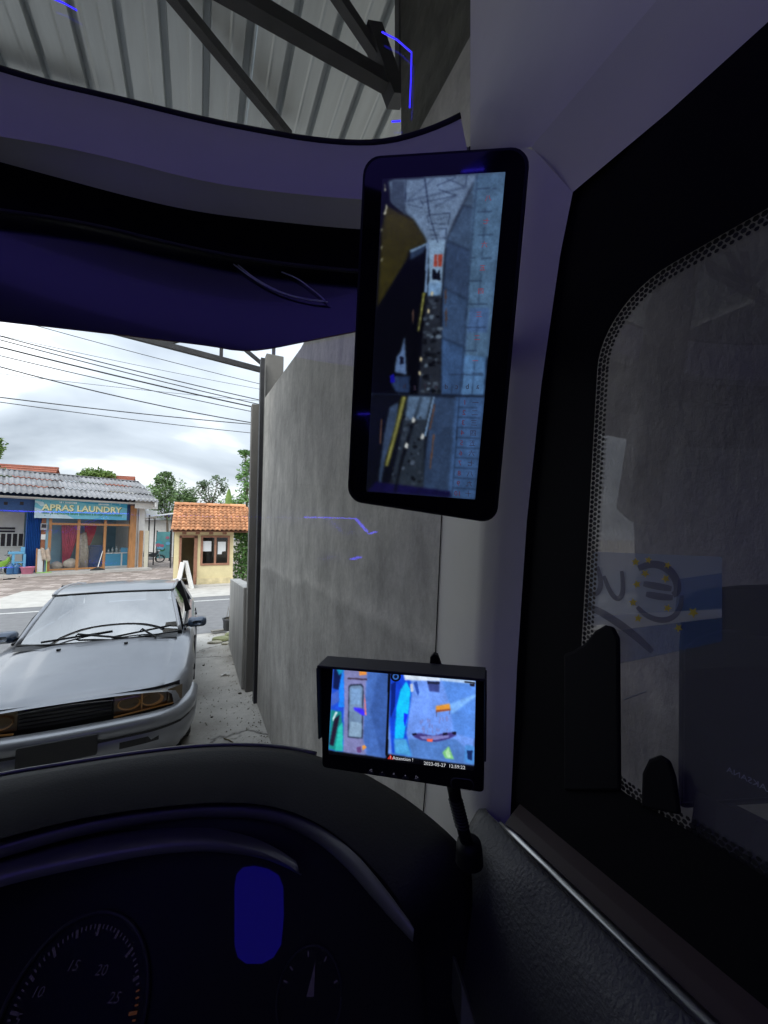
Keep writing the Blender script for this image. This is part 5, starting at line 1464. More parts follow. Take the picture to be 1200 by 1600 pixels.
# rev counter
gc = CF(112, 1600, .003)
ex = (CF(212, 1600, .003) - gc); ey = (CF(112, 1500, .003) - gc); er = ex.length; ex.normalize(); ey = (ey - ex * ey.dot(ex)).normalized(); er *= 1.0
gz = MB()
for k in range(61):
    a = R(215 - 250 * k / 60); L_ = .13 if k % 10 == 0 else (.10 if k % 5 == 0 else .055)
    u = ex * math.cos(a) + ey * math.sin(a) * 1.12; w = u.cross(cn_).normalized() * er * (.012 if k % 5 else .022)
    gz.cur = 1 if k > 46 else 0
    p0, p1 = gc + u * er * (1.0 - L_), gc + u * er
    gz.add([p0 - w, p0 + w, p1 + w, p1 - w], [(0, 1, 2, 3)])
gz.build('dial_scale', ['dial_glow', 'dial_amber'], dash)
for tx, px, py in (('10', 62, 1549), ('15', 117, 1508), ('20', 161, 1515), ('25', 181, 1558), ('5', 30, 1592)):
    dg = MB(); put_text(dg, tx, er * .19, CF(px, py, .003), (ex + ey * .0).normalized(), (ey + ex * .25).normalized())
    dg.build('dial_number', 'dial_glow', dash)
MB().lathe([(er * 1.10, 0), (er * 1.14, .012), (er * 1.18, 0)], (0, 0, 0), 48).build('dial_ring', 'cluster_black', dash) if False else None
gb = MB(); 
gb.tube([gc + (ex * math.cos(R(a)) + ey * math.sin(R(a)) * 1.12) * er * 1.13 for a in range(-30, 211, 6)], .003, 6).build('dial_ring', 'device_grey', dash, smooth=True)
# small gauge
sc2 = CF(484, 1556, .003); sr = (CF(534, 1556, .003) - sc2).length
MB().tube([sc2 + (ex * math.cos(R(a)) + ey * math.sin(R(a)) * 1.1) * sr for a in range(0, 361, 10)], .0016, 6).build('small_gauge_ring', 'device_grey', dash, smooth=True)
MB().add([sc2 - ex * sr * .10, sc2 + ex * sr * .14, sc2 + ex * sr * .10 + ey * sr * .75], [(0, 1, 2)]).build('gauge_needle', 'dial_glow', dash)
sg2 = MB()
for a in (20, 60, 100, 140, 160):
    u = ex * math.cos(R(a)) + ey * math.sin(R(a)) * 1.1; w = u.cross(cn_).normalized() * sr * .025
    sg2.add([sc2 + u * sr * .78 - w, sc2 + u * sr * .78 + w, sc2 + u * sr * .9 + w, sc2 + u * sr * .9 - w], [(0, 1, 2, 3)])
sg2.build('gauge_scale', 'dial_glow', dash)

# ------------------------------------------------------------------ shell behind the camera
MB().bb((-1.95, -1.35, .82), (.47, 1.0, .9)).build('floor', 'bus_shell', bus)
MB().grid([[V(x, Yw(x) + .01, 3.30) for x in xs_], [V(x, -1.35, 3.30) for x in xs_]]).build('ceiling', 'trim_beige', bus, solid=.02)
MB().bb((-2.0, -1.42, .82), (.5, -1.35, 3.34)).build('partition', 'bus_shell', bus)
MB().bb((.43, -1.35, .35), (.47, .60, 1.47)).build('side_skin', 'trim_beige', bus)
MB().bb((.50, -1.35, 2.32), (.53, .40, 3.30)).build('upper_side_skin', 'trim_beige', bus)
MB().bb((-2.0, -1.35, .35), (-1.95, .55, 1.45)).build('far_side_skin', 'bus_shell', bus)
MB().bb((-2.0, -1.35, 2.35), (-1.95, .55, 3.30)).build('far_upper_skin', 'bus_shell', bus)
MB().bb((-2.0, -.1, 1.45), (-1.95, .45, 2.35)).build('far_window_post', 'trim_dark', bus)
MB().bb((-1.98, -1.35, 1.45), (-1.975, -.1, 2.35)).build('far_window', 'side_glass', bus)
MB().bb((-1.97, .40, 1.45), (-1.90, .62, 2.35)).build('far_pillar', 'trim_beige', bus)
# blue ceiling light strips, seen only as light and as reflections in the glass
def wnorm(P):
    h = 1e-3; s = (Yw(P.x + h) - Yw(P.x - h)) / (2 * h); return V(s, -1, 0).normalized()
def led_spot(px, py, glass='w', mP=None, mn=None):
    if glass == 'w': G = hitw(px, py, 0); nn = wnorm(G)
    else: G = atP(px, py, mP, mn); nn = mn
    d = (G - C0).normalized(); r_ = d - 2 * d.dot(nn) * nn
    ts = []
    for ax, lim in ((0, -1.93), (0, .33), (1, -1.33), (2, 3.27), (2, .95)):
        if abs(r_[ax]) > 1e-5:
            t_ = (lim - G[ax]) / r_[ax]
            if t_ > .05: ts.append(t_)
    return G + r_ * min(ts)
def led(pl, label, r_=.004, mat='led_blue', **k):
    pts = []
    for a, b in zip(pl, pl[1:]):
        for f in range(6): pts.append(led_spot(a[0] + (b[0] - a[0]) * f / 6, a[1] + (b[1] - a[1]) * f / 6, **k))
    pts.append(led_spot(*pl[-1], **k))
    return MB().tube(pts, r_, 8).build('strip_or_glint', mat, label=label, cat='light strip', group='blue light strips in the cab')
led([(478, 808), (556, 810), (575, 831)], 'blue light strip mirrored as a bent line on the grey wall', .0045)
led([(550, 874), (564, 870)], 'short blue light strip mirrored as a dash below the bent line', .008)
led([(578, 834), (588, 831)], 'tiny blue light strip mirrored at the end of the bent line', .007)
for pl, lb in (([(597, 50), (620, 62), (643, 82), (642, 125), (640, 168)], 'thin blue reflection drawn as a glowing hook on the upper glass'), ([(78, -4), (100, 5), (120, 16)], 'short blue reflection drawn as a glowing line at the top edge of the upper glass'), ([(612, 190), (626, 189)], 'tiny blue reflection drawn as a glowing dash below the hook on the upper glass')):
    MB().tube([hitw(x, y, .012) for x, y in pl], .0016, 8).build('strip_or_glint', 'led_glint', label=lb, cat='light strip', group='blue light strips in the cab')  # LED reflections on the upper glass, drawn as thin glowing tubes
# unseen glowing panel, added to wash the cab in purple
MB().bb((-1.5, -1.25, 3.265), (.0, -.15, 3.29)).build('glow_panel', 'glow_purple', label='wide purple glow panel added overhead to tint the cab', cat='lamp')

# ------------------------------------------------------------------ devices
def para(c, length, which):
    d = [ray(*q) for q in c]
    M = Matrix((( d[1].x, -d[2].x, d[3].x), (d[1].y, -d[2].y, d[3].y), (d[1].z, -d[2].z, d[3].z)))
    k = M.inverted() @ d[0]
    P = [d[0], d[1] * k[0], d[2] * k[1], d[3] * k[2]]
    L_ = (P[1] - P[0]).length if which == 'w' else (P[3] - P[0]).length
    s = length / L_
    return [C0 + p * s for p in P]
# --- camera mirror screen on the pillar
MC = [(567, 243), (830, 226), (776, 819), (541, 783)]
Pm = para(MC, .36, 'h')
mO = sum(Pm, V(0, 0, 0)) / 4; me1 = (Pm[1] - Pm[0]); me2 = (Pm[3] - Pm[0]); mN = me1.cross(me2).normalized()
if mN.dot(C0 - mO) < 0: mN = -mN
print('MIRROR size', me1.length, me2.length, 'angle', math.degrees(me1.angle(me2)), 'centre', mO, 'N', mN)
ms = thing('mirror_screen', mO, 'tall black camera mirror display on the beige pillar', 'display')
def uv(u, v, o=0): return mO + me1 * u + me2 * v + mN * o
asp = me1.length / me2.length
outl = [(x / me1.length, y / me2.length) for x, y in rrect(me1.length, me2.length, .017, 6)]
b = MB()
b.grid([[uv(x * k, y * (1 - (1 - k) * asp), o) for x, y in outl] for k, o in ((.90, -.034), (.97, -.030), (1.0, -.018), (1.0, -.003), (.985, 0))], close=True)
b.f.append([len(outl) * 4 + i for i in range(len(outl))]); b.mi.append(0)
b.f.append(list(range(len(outl)))[::-1]); b.mi.append(0)
b.build('housing', 'device_black', ms, smooth=False)
MB().prism([uv(x * .955, y * .978, .0003) for x, y in outl], mN * .0004).build('front_glass', 'glass_black', ms)
colour_attr('screen_mirror', .42, base=.01, rough=.25, noise=0)
colour_attr('screen_marks', .5, base=.01, rough=.25, noise=0.0)
def M6(cx, cy, lay=0): return atP(530 + cx / 2.581, 210 + cy / 2.581, mO, mN) + mN * (.0012 + .00012 * lay)
b = MB()
POLY = []
def mp6(pts, col, lay=0): POLY.append((lay, pts, col))
mp6([(175, 182), (670, 155), (548, 1472), (110, 1440)], (7, 9, 16), 0)
# wall on the right, in bands
wl_ = [((560, 160), (670, 155)), ((500, 290), (655, 330)), ((432, 430), (640, 520)), ((420, 620), (618, 720)), ((412, 820), (598, 900)), ((408, 1050), (583, 1056))]
wc = [(74, 96, 122), (66, 88, 118), (56, 76, 108), (60, 84, 120), (58, 86, 128)]
for (a, b2), (c_, d_), co in zip(wl_, wl_[1:], wc): mp6([a, b2, d_, c_], co, 1)
mp6([(545, 170), (670, 158), (600, 900), (508, 900)], (84, 116, 150), 2)
mp6([(525, 700), (606, 700), (596, 800), (516, 800)], (74, 104, 150), 3)
mp6([(508, 890), (590, 900), (583, 1052), (490, 1052)], (88, 130, 180), 3)
# roof seen backwards
mp6([(200, 190), (560, 162), (470, 340), (430, 430), (420, 480), (360, 470), (345, 420), (300, 345), (215, 280)], (112, 136, 168), 2)
mp6([(360, 430), (428, 430), (412, 640), (362, 640)], (140, 172, 206), 3)
mp6([(215, 190), (265, 190), (270, 330), (205, 270)], (60, 74, 96), 4)
# olive panel, dark coach side
mp6([(190, 290), (298, 348), (345, 420), (352, 445), (285, 470), (270, 515), (155, 703), (172, 400)], (54, 50, 17), 4)
mp6([(155, 705), (275, 512), (340, 520), (360, 560), (350, 700), (300, 1050), (140, 1050)], (5, 6, 10), 4)
mp6([(290, 470), (352, 445), (340, 480), (285, 510)], (44, 60, 88), 5)
mp6([(285, 470), (350, 442), (352, 449), (290, 480)], (120, 150, 185), 6)
mp6([(352, 440), (362, 440), (355, 640), (345, 640)], (120, 150, 190), 5)
# red tiles, dark marks, floor
mp6([(383, 487), (397, 487), (395, 535), (380, 535)], (158, 66, 52), 5); mp6([(400, 487), (416, 487), (413, 535), (398, 535)], (165, 70, 52), 5)
mp6([(376, 545), (388, 548), (395, 565), (405, 545), (410, 590), (376, 588)], (10, 14, 26), 5)
mp6([(362, 600), (412, 600), (410, 660), (358, 660)], (120, 158, 200), 4)
mp6([(352, 655), (412, 650), (410, 1050), (318, 1050)], (38, 44, 54), 4)
for k in range(60):
    f = random.random(); y = 670 + f * 370; x0_ = 350 - 30 * f; x = x0_ + random.random() * (408 - x0_); r_ = random.uniform(4, 16)
    mp6([(x + r_ * random.uniform(.6, 1.2) * math.cos(a), y + r_ * .7 * random.uniform(.6, 1.2) * math.sin(a)) for a in [i * math.pi / 4 for i in range(8)]], random.choice(((12, 15, 20), (60, 70, 84), (90, 105, 122), (20, 24, 30))), 5 + k % 3)
mp6([(336, 640), (349, 640), (326, 796), (314, 796)], (84, 86, 36), 6); mp6([(341, 640), (345, 640), (322, 796), (318, 796)], (150, 152, 92), 7)
mp6([(334, 640), (315, 796), (280, 1050), (292, 1050), (322, 830), (328, 796)], (4, 5, 8), 6)
mp6([(265, 815), (272, 970), (225, 960), (232, 900), (248, 880)], (96, 124, 170), 6); mp6([(245, 895), (260, 900), (262, 925), (246, 930)], (16, 20, 40), 7)
mp6([(205, 975), (222, 965), (226, 1000), (208, 1005)], (22, 20, 150), 7); mp6([(222, 975), (285, 975), (285, 1045), (230, 1040), (212, 1010)], (40, 58, 92), 6)
for (x, y) in ((360, 715), (375, 645), (325, 965), (330, 910)): mp6([(x - 5, y - 5), (x, y - 12), (x + 6, y - 4), (x + 3, y + 8), (x - 4, y + 7)], (200, 190, 160), 8)
for (x, y, h) in ((430, 720, 60), (428, 640, 50), (297, 720, 50)): mp6([(x - 3, y), (x + 4, y - h * .4), (x + 6, y + h * .4), (x, y + h)], (76, 58, 52), 6)
# lower view
mp6([(128, 1050), (585, 1058), (548, 1472), (110, 1440)], (12, 15, 22), 9)
mp6([(375, 1060), (585, 1060), (548, 1472), (330, 1455)], (52, 72, 104), 10)
mp6([(470, 1060), (585, 1060), (548, 1472), (440, 1462)], (66, 98, 146), 11)
mp6([(275, 1056), (382, 1058), (345, 1200), (340, 1455), (200, 1445), (245, 1240)], (44, 54, 66), 11)
mp6([(280, 1056), (372, 1058), (350, 1150), (268, 1150)], (92, 118, 150), 12)
mp6([(378, 1060), (386, 1060), (350, 1220), (342, 1218)], (112, 142, 178), 13)
for k in range(60):
    f = random.random(); y = 1130 + f * 300; x0_ = 262 - 62 * f; x = x0_ + random.random() * (350 - x0_ - 10); r_ = random.uniform(3, 12)
    mp6([(x + r_ * random.uniform(.6, 1.3) * math.cos(a), y + r_ * .8 * random.uniform(.6, 1.2) * math.sin(a)) for a in [i * math.pi / 4 for i in range(8)]], random.choice(((18, 22, 28), (60, 70, 84), (84, 98, 118), (30, 34, 40))), 12 + k % 3)
mp6([(205, 1100), (240, 1080), (235, 1160), (190, 1300), (165, 1430), (160, 1380), (185, 1200)], (58, 76, 104), 12)
mp6([(252, 1058), (272, 1058), (238, 1200), (198, 1340), (184, 1334), (228, 1170)], (92, 92, 38), 15); mp6([(262, 1058), (267, 1058), (232, 1200), (193, 1338), (189, 1336), (226, 1200)], (170, 172, 110), 16)
mp6([(330, 1060), (334, 1060), (255, 1330), (230, 1440), (222, 1440), (250, 1300)], (8, 10, 14), 15)
for (x, y) in ((300, 1152), (272, 1255), (336, 1218)): mp6([(x - 8, y), (x, y - 14), (x + 9, y - 2), (x + 4, y + 12), (x - 6, y + 10)], (196, 200, 200), 16)
for (x0_, y0_, x1_, y1_) in ((385, 1090, 365, 1190), (382, 1210, 366, 1350), (172, 1150, 166, 1250)): mp6([(x0_ - 3, y0_), (x0_ + 4, y0_), (x1_ + 4, y1_), (x1_ - 2, y1_)], (96, 70, 58), 14)
mp6([(150, 1400), (300, 1420), (450, 1440), (450, 1462), (112, 1440)], (20, 18, 62), 14)
mp6([(178, 198), (186, 205), (190, 230), (182, 236), (186, 215)], (190, 190, 180), 8); mp6([(190, 280), (196, 295), (188, 328), (178, 325), (188, 305)], (190, 190, 180), 8)
for y in (380, 450, 500): mp6([(174, y), (178, y + 4), (172, y + 18), (168, y + 8)], (130, 130, 110), 8)
def ml6(p, q, w, col, lay):
    a, c = V(p[0], p[1], 0), V(q[0], q[1], 0); d = (c - a).normalized(); n2 = V(-d.y, d.x, 0) * w / 2
    POLY.append((lay, [tuple(x[:2]) for x in (a - n2, a + n2, c + n2, c - n2)], col))
DK = (40, 52, 76)
for p, q, w in (((345, 175), (365, 330), 9), ((365, 330), (398, 440), 6), ((270, 190), (268, 275), 7), ((515, 165), (510, 215), 8), ((268, 275), (515, 215), 6), ((275, 270), (385, 180), 5), ((400, 225), (475, 250), 6), ((475, 250), (385, 295), 5), ((430, 180), (505, 212), 5), ((330, 280), (470, 250), 5),
                 ((395, 210), (470, 178), 5), ((355, 330), (448, 320), 5), ((448, 320), (440, 365), 5), ((355, 330), (362, 362), 5), ((362, 362), (440, 366), 4), ((365, 388), (434, 382), 4), ((434, 382), (430, 425), 4), ((370, 410), (432, 405), 3), ((372, 424), (430, 420), 3), ((390, 350), (440, 335), 3), ((276, 285), (335, 300), 4), ((330, 270), (340, 290), 5)):
    ml6(p, q, w * .6, DK, 17)
GL = (34, 46, 70)
ml6((556, 165), (486, 1060), 3.2, GL, 18); ml6((590, 300), (540, 1000), 2.2, GL, 18); ml6((486, 1060), (455, 1462), 3.2, GL, 18); ml6((536, 1060), (500, 1466), 2.2, GL, 18)
for k in range(9):
    y = 222 + k * 93; x0_ = 552 - 7.2 * k; ml6((x0_, y), (x0_ + 84, y), 2.5, GL, 18)
ml6((440, 968), (585, 972), 3, GL, 18); ml6((130, 1048), (585, 1058), 3.5, GL, 18)
for k in range(8): ml6((540 - 42 * k, 975), (536 - 42 * k, 1052), 2, GL, 18)
for k in range(1, 10): ml6((483 - 3.0 * k, 1060 + 40.5 * k), (585 - 3.6 * k, 1062 + 41 * k), 2, GL, 18)
raster_screen(POLY, [(175, 182), (670, 155), (548, 1472), (110, 1440)], 160, 420, 2, .16, 3, lambda x, y: M6(x, y, 0), 'screen_picture', 'screen_mirror', ms)
b = MB()
mr_e = M6(600, 1000, 0) - M6(500, 1000, 0); mu_e = M6(550, 900, 0) - M6(550, 1000, 0); u6 = mr_e.length / 100
mr_e.normalize(); mu_e.normalize()
for k, ch in enumerate('abcdefgh'): put_text(b, ch, 30 * u6, M6(559 - 42 * k, 1020, 19), mr_e, mu_e, srgb(46, 40, 52), mirror=True)
for k in range(10):
    x = 507 - 3.2 * k; y = 1084 + 40.5 * k
    put_text(b, str(k + 1), 29 * u6, M6(x, y, 19), mr_e, mu_e, srgb(92, 40, 52), mirror=True)
    put_text(b, '一二三四五六七八九十'[k], 27 * u6, M6(x + 43, y + 2, 19), mr_e, mu_e, srgb(50, 44, 62), mirror=True)
for k, ch in enumerate('八七六五四三二一'): put_text(b, ch, 25 * u6, M6(600 - 7.3 * k, 268 + 93 * k, 19), mr_e, mu_e, srgb(140, 56, 62), mirror=True)
b.build('screen_marks', 'screen_marks', ms, kind='stuff')
MB().tube([mO - mN * .03, mO - mN * .06 + V(.02, .0, 0), atX(770, 560, .385)], .02, 12).build('bracket', 'device_black', ms, smooth=True)

# --- reversing monitor
MO = [(502, 1037), (757, 1057), (756, 1239), (503, 1199)]
Pq = para(MO, .188, 'w')
qO = sum(Pq, V(0, 0, 0)) / 4; q1 = Pq[1] - Pq[0]; q2 = Pq[3] - Pq[0]; qN = q1.cross(q2).normalized()
if qN.dot(C0 - qO) < 0: qN = -qN
print('MONITOR size', q1.length, q2.length, 'angle', math.degrees(q1.angle(q2)), 'centre', qO, 'N', qN)
mo = thing('monitor', qO, 'small black monitor with sun hood showing two camera views', 'monitor')
def qv(u, v, o=0): return qO + q1 * u + q2 * v + qN * o
outl = [(x / q1.length, y / q2.length) for x, y in rrect(q1.length, q2.length, .004, 3)]
b = MB().grid([[qv(x * k, y * k, o) for x, y in outl] for k, o in ((.92, -.026), (.99, -.022), (1.0, -.016), (1.0, -.001), (.992, 0))], close=True)
b.f.append([len(outl) * 4 + i for i in range(len(outl))]); b.mi.append(0); b.f.append(list(range(len(outl)))[::-1]); b.mi.append(0)
b.build('case', 'device_black', mo)
hb = MB()
hb.add([qv(-.505, -.49, -.020), qv(.505, -.49, -.020), qv(.505, -.49, .010), qv(-.505, -.49, .010), qv(-.505, -.515, -.020), qv(.505, -.515, -.020), qv(.505, -.515, .010), qv(-.505, -.515, .010)], [(0, 1, 2, 3), (7, 6, 5, 4), (0, 4, 5, 1), (1, 5, 6, 2), (2, 6, 7, 3), (3, 7, 4, 0)])
for s in (-1, 1):
    x0_, x1_ = s * .500, s * .512
    hb.add([qv(x0_, -.49, -.02), qv(x0_, -.49, .010), qv(x0_, .20, .006), qv(x0_, .24, -.015), qv(x1_, -.49, -.02), qv(x1_, -.49, .010), qv(x1_, .20, .006), qv(x1_, .24, -.015)], [(0, 1, 2, 3), (7, 6, 5, 4), (0, 4, 5, 1), (1, 5, 6, 2), (2, 6, 7, 3), (3, 7, 4, 0)])
hb.build('sun_hood', 'device_grey', mo, bevel=.0008)
def Q(cx, cy, lay=0): return atP(500 + cx / 4.444, 1010 + cy / 4.444, qO, qN) + qN * (.0006 + .0001 * lay)
colour_attr('screen_monitor', .82, base=.01, rough=.2, noise=0)
b = MB()
POLQ = []
def qp(pts, col, lay): POLQ.append((lay, pts, col))
qp([(92, 133), (1082, 236), (1070, 862), (58, 745)], (3, 3, 5), 0)
# left picture
qp([(95, 135), (475, 172), (455, 770), (60, 715)], (96, 124, 200), 1)
qp([(330, 160), (475, 172), (455, 770), (330, 752), (300, 640), (300, 300)], (64, 100, 172), 2)
qp([(400, 200), (475, 172), (455, 770), (430, 765), (350, 450)], (52, 84, 150), 3)
qp([(165, 142), (330, 158), (318, 300), (300, 640), (318, 752), (160, 730), (170, 400)], (112, 114, 160), 2)
qp([(95, 137), (165, 142), (168, 400), (160, 730), (60, 715), (78, 400)], (28, 70, 190), 2)
qp([(135, 140), (165, 142), (168, 420), (130, 420)], (30, 120, 225), 3)
qp([(100, 140), (160, 142), (130, 300), (92, 290)], (14, 24, 70), 4); qp([(110, 142), (160, 142), (160, 175), (135, 200)], (24, 130, 170), 5)
qp([(80, 330), (130, 300), (135, 380), (80, 415)], (60, 90, 180), 4)
qp([(75, 440), (150, 450), (158, 600), (150, 725), (62, 712)], (24, 120, 120), 4); qp([(100, 500), (140, 470), (95, 690), (66, 680)], (30, 20, 40), 5); qp([(130, 560), (160, 520), (160, 725), (105, 722)], (40, 170, 160), 5); qp([(110, 450), (125, 455), (90, 520), (92, 490)], (190, 210, 215), 6)
qp([(195, 215), (330, 222), (330, 235), (190, 226)], (60, 50, 70), 4); qp([(272, 168), (322, 166), (326, 195), (275, 200)], (205, 130, 60), 4)
rr2 = [(205, 285), (215, 272), (285, 268), (298, 285), (290, 632), (200, 622)]
qp([(200, 275), (215, 262), (290, 260), (304, 280), (296, 638), (195, 628)], (18, 24, 40), 4); qp(rr2, (96, 120, 150), 5); qp([(210, 520), (290, 530), (288, 630), (203, 620)], (120, 146, 172), 6)
qp([(215, 290), (285, 290), (280, 400), (215, 400)], (104, 136, 176), 6)
qp([(235, 420), (300, 430), (318, 470), (300, 480), (238, 440)], (52, 40, 214), 7); qp([(308, 330), (318, 380), (325, 480), (312, 470)], (190, 110, 120), 7)
qp([(295, 690), (310, 680), (325, 700), (295, 720)], (210, 140, 60), 6); qp([(255, 700), (285, 690), (290, 735), (260, 735)], (90, 60, 110), 6)
# right picture
qp([(490, 178), (1080, 238), (1068, 822), (470, 745)], (100, 140, 220), 1)
qp([(630, 200), (830, 215), (870, 300), (920, 480), (920, 610), (600, 610), (615, 450)], (98, 136, 216), 2)
qp([(840, 214), (1080, 238), (1072, 640), (930, 600), (900, 400)], (78, 126, 206), 3); qp([(900, 400), (1078, 330), (1078, 350), (915, 470)], (110, 160, 225), 4)
qp([(490, 178), (620, 192), (640, 300), (600, 600), (640, 760), (500, 740), (480, 500)], (18, 60, 190), 3)
qp([(600, 240), (630, 300), (620, 420), (580, 640), (520, 640), (530, 430), (560, 300)], (20, 170, 225), 4); qp([(515, 640), (600, 640), (640, 760), (520, 745)], (70, 150, 205), 5)
qp([(495, 260), (530, 240), (520, 420), (490, 500)], (10, 30, 110), 5); qp([(585, 460), (612, 470), (590, 560), (582, 520)], (20, 40, 210), 6)
qp([(580, 188), (840, 214), (835, 240), (590, 232)], (196, 208, 224), 4); qp([(840, 214), (1078, 238), (1078, 262), (840, 236)], (170, 196, 228), 4)
qp([(745, 240), (832, 245), (828, 318), (760, 310)], (52, 62, 120), 5); qp([(745, 240), (832, 245), (830, 262), (748, 258)], (28, 34, 60), 6)
qp([(650, 250), (675, 240), (690, 320), (680, 340), (668, 310)], (40, 70, 150), 6); qp([(625, 262), (645, 255), (650, 310), (632, 318)], (170, 180, 200), 6)
qp([(805, 412), (900, 395), (906, 440), (808, 452)], (205, 138, 52), 6); qp([(805, 440), (906, 432), (906, 442), (808, 455)], (130, 70, 50), 7)
qp([(806, 452), (812, 452), (812, 485), (808, 485)], (70, 50, 60), 7); qp([(898, 440), (904, 440), (902, 470), (898, 470)], (70, 50, 60), 7)
for k in range(26):
    x = random.uniform(660, 900); y = random.uniform(480, 600); qp([(x, y), (x + 8, y), (x + 9, y + random.uniform(15, 40)), (x + 1, y + 20)], (104, 116, 176), 4)
qp([(640, 606), (700, 600), (790, 620), (860, 600), (940, 592), (945, 615), (900, 640), (800, 662), (700, 648), (655, 628)], (58, 50, 110), 6); qp([(690, 622), (900, 615), (890, 632), (800, 648), (710, 640)], (110, 110, 170), 7)
qp([(640, 604), (670, 598), (672, 610), (645, 618)], (16, 16, 34), 8); qp([(920, 592), (946, 590), (946, 612), (920, 606)], (16, 16, 34), 8); qp([(855, 600), (885, 596), (885, 610), (855, 616)], (16, 16, 34), 8)
qp([(740, 640), (785, 640), (780, 660), (745, 658)], (220, 90, 70), 8)
qp([(610, 640), (940, 640), (1010, 700), (1068, 720), (1068, 822), (640, 765)], (72, 112, 178), 4)
qp([(850, 735), (895, 690), (930, 780), (870, 775)], (120, 190, 120), 6); qp([(870, 735), (893, 705), (910, 770), (885, 770)], (170, 220, 170), 7)
qp([(1010, 680), (1070, 690), (1068, 815), (1000, 800)], (70, 130, 200), 6); qp([(1020, 720), (1060, 720), (1055, 790), (1025, 780)], (20, 40, 90), 7)
qp([(1005, 240), (1078, 246), (1078, 256), (1005, 250)], (14, 14, 20), 7); qp([(1040, 256), (1075, 258), (1074, 276), (1042, 272)], (20, 14, 20), 7)
qp([(475, 172), (490, 178), (470, 745), (455, 770)], (4, 4, 6), 8)
raster_screen(POLQ, [(92, 133), (1082, 236), (1070, 862), (58, 745)], 300, 190, 2, .12, 9, lambda x, y: Q(x, y, 0), 'screen_picture', 'screen_monitor', mo)
b = MB()
def qcirc(cx, cy, r_, col, lay): b.flat([Q(cx + r_ * math.cos(a), cy + r_ * math.sin(a), lay) for a in [i * math.pi / 10 for i in range(20)]], srgb(*col))
qcirc(528, 205, 36, (8, 10, 22), 10); qcirc(528, 205, 22, (60, 110, 190), 11); qcirc(528, 205, 12, (14, 20, 50), 12)
qe = (Q(700, 700, 0) - Q(600, 690, 0)).normalized(); qu = (Q(640, 600, 0) - Q(640, 700, 0)); q6 = qu.length / 100; qu.normalize()
b.flat([Q(x, y, 10) for x, y in ((470, 775), (492, 742), (515, 780))], srgb(190, 50, 40))
put_text(b, '!', 30 * q6, Q(492, 766, 11), qe, qu, srgb(240, 230, 220))
put_text(b, 'Attention !', 33 * q6, Q(577, 775, 11), qe, qu, srgb(225, 228, 235))
put_text(b, '2023-05-27  12:59:22', 32 * q6, Q(864, 820, 11), qe, qu, srgb(225, 228, 235))
for k in range(5): put_text(b, ('(+', '(-', '(=', '(<', '(>')[k] if False else ('◁', '−', '≡', '+', '▷')[k], 26 * q6, Q(355 + 80 * k, 855 + 12 * k, 11), qe, qu, srgb(92, 92, 110))
b.build('screen_marks', 'screen_marks', mo, kind='stuff')
for k in range(5):
    c = Q(355 + 80 * k, 872 + 12 * k, 0)
    MB().prism([c + qe * (x) * q6 + qu * y * q6 for x, y in rrect(44, 12, 5, 3)], qN * .0012).build('button', 'device_grey', mo)
pl = rrect(155, 78, 34, 6); c = Q(988, 948, 0)
badge = MB(); o1 = [c + (qe * x + qu * y) * q6 + qN * .001 for x, y in pl]; o2 = [c + (qe * x + qu * y) * q6 * .88 + qN * .0018 for x, y in pl]
badge.grid([o1, o2], close=True).build('badge_ring', 'device_grey', mo)
# knob on top and stalk
kp = atP(682, 1033, qO - qN * .02, qN)
MB().lathe([(0, .0), (.006, 0), (.006, .012), (.0, .012)], kp - V(0, 0, .004), 12).build('clamp_knob', 'device_black', mo, smooth=True) if False else MB().prism([atP(x, y, qO - qN * .022, qN) for x, y in ((671, 1040), (672, 1027), (677, 1022), (683, 1024), (690, 1044))], qN * -.008).build('clamp_knob', 'device_black', mo, bevel=.001)
st_ = [atD(706, 1215, .475), atD(712, 1250, .472), atD(722, 1290, .47), atD(733, 1330, .468), atD(736, 1350, .465)]
MB().tube(st_, [.0085, .008, .0075, .0085, .010], 12).build('stalk', 'device_black', mo, smooth=True)
for k in range(9):
    p = st_[1].lerp(st_[2], k / 8); MB().lathe([(.0078, -.0012), (.0092, 0), (.0078, .0012)], p, 12).build('stalk_rib', 'device_grey', mo, smooth=True)
MB().lathe([(0, .012), (.014, .012), (.016, .004), (.017, -.012)], st_[3], 14).build('stalk_foot', 'device_black', mo, smooth=True)
led([(640, 270), (690, 271), (756, 264)], 'blue light strip mirrored along the top of the mirror display', .005, glass='m', mP=mO + mN * .001, mn=mN)

# ------------------------------------------------------------------ reflections in the side window, built as film and a black block
def film(name, col, op, tr=.5):
    m = bpy.data.materials.new(name); m.use_nodes = True; t = m.node_tree; t.nodes.clear(); n = t.nodes.new
    o = n('ShaderNodeOutputMaterial'); a = n('ShaderNodeBsdfTransparent'); d = n('ShaderNodeBsdfDiffuse'); l = n('ShaderNodeBsdfTranslucent'); m1 = n('ShaderNodeMixShader'); m2 = n('ShaderNodeMixShader')
    d.inputs[0].default_value = (*col[:3], 1); l.inputs[0].default_value = (*col[:3], 1); m1.inputs[0].default_value = tr; m2.inputs[0].default_value = op
    t.links.new(d.outputs[0], m1.inputs[1]); t.links.new(l.outputs[0], m1.inputs[2]); t.links.new(a.outputs[0], m2.inputs[1]); t.links.new(m1.outputs[0], m2.inputs[2]); t.links.new(m2.outputs[0], o.inputs[0])
    MATS[name] = m
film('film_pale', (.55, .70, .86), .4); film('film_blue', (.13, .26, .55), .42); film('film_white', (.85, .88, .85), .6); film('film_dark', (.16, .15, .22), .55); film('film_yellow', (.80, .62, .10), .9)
XD = .4198
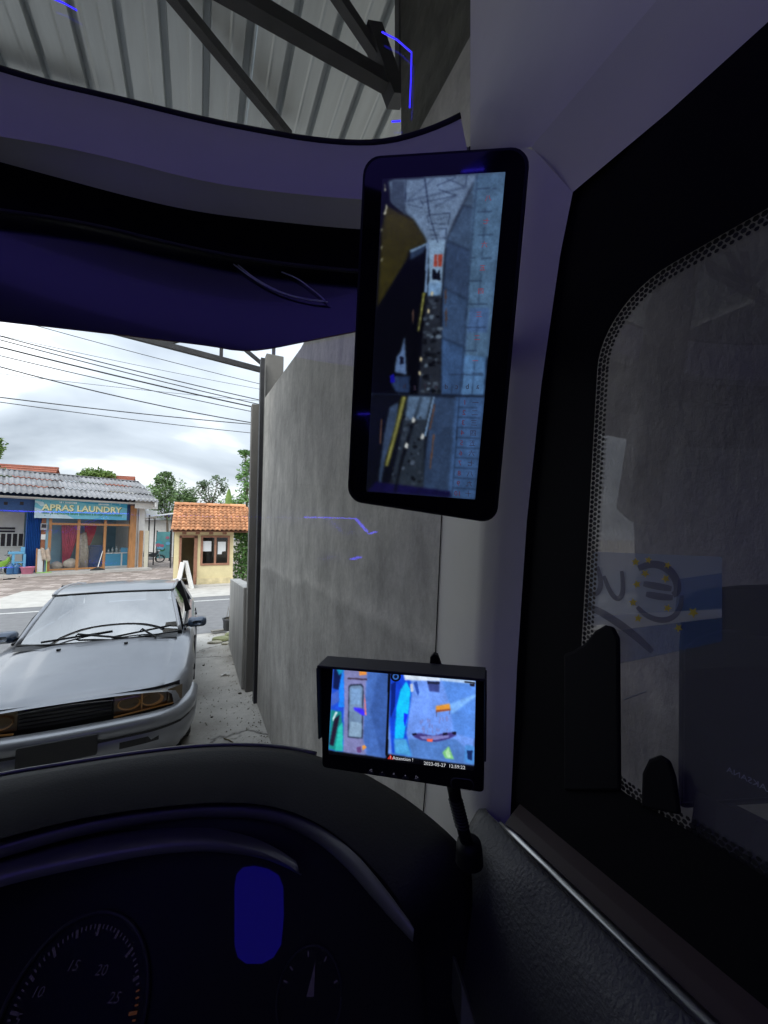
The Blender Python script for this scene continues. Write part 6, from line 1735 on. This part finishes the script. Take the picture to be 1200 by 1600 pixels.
dc = thing('livery_reflection', atX(1025, 950, XD), 'blue film decal painted as a mirrored livery with yellow stars and reversed letters on the side window', 'reflection')  # mirrored livery of the neighbouring bus, painted onto the glass as film
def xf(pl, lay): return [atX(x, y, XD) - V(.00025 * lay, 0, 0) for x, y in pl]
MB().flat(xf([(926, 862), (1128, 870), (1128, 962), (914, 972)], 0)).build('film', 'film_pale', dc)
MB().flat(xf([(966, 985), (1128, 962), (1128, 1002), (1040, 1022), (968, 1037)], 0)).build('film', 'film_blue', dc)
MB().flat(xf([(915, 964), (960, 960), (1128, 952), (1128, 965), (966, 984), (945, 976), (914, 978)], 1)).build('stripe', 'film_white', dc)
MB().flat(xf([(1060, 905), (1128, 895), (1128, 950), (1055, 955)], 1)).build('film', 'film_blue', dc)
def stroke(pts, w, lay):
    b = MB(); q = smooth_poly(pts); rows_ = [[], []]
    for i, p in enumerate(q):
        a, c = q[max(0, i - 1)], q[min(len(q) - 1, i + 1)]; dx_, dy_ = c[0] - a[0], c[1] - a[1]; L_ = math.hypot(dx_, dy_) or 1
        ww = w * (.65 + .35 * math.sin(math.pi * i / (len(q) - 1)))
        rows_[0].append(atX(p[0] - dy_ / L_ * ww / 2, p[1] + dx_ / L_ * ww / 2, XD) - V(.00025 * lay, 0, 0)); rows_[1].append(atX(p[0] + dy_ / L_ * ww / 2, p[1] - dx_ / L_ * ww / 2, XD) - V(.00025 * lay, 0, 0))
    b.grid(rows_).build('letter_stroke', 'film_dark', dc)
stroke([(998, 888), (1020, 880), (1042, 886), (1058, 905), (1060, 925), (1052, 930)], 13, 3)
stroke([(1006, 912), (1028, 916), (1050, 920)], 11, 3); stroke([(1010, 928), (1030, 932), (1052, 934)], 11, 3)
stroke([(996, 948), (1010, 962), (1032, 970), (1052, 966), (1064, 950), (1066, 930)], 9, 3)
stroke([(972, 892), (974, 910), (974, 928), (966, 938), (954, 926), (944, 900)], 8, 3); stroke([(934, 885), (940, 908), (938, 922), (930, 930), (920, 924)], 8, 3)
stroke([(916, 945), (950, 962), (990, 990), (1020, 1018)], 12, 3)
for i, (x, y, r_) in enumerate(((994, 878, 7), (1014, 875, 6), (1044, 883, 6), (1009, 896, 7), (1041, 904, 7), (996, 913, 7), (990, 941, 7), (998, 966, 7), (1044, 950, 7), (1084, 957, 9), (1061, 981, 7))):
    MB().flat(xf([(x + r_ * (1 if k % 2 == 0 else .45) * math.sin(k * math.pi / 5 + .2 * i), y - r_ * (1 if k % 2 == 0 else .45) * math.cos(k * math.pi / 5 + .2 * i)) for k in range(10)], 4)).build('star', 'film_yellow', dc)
eh = thing('seat_reflection', atX(1130, 1270, .52), 'big black block outside the side window shaped as a mirrored seat with LAKSANA lettering', 'seat reflection')  # solid block added in place of the seat mirrored in the glass
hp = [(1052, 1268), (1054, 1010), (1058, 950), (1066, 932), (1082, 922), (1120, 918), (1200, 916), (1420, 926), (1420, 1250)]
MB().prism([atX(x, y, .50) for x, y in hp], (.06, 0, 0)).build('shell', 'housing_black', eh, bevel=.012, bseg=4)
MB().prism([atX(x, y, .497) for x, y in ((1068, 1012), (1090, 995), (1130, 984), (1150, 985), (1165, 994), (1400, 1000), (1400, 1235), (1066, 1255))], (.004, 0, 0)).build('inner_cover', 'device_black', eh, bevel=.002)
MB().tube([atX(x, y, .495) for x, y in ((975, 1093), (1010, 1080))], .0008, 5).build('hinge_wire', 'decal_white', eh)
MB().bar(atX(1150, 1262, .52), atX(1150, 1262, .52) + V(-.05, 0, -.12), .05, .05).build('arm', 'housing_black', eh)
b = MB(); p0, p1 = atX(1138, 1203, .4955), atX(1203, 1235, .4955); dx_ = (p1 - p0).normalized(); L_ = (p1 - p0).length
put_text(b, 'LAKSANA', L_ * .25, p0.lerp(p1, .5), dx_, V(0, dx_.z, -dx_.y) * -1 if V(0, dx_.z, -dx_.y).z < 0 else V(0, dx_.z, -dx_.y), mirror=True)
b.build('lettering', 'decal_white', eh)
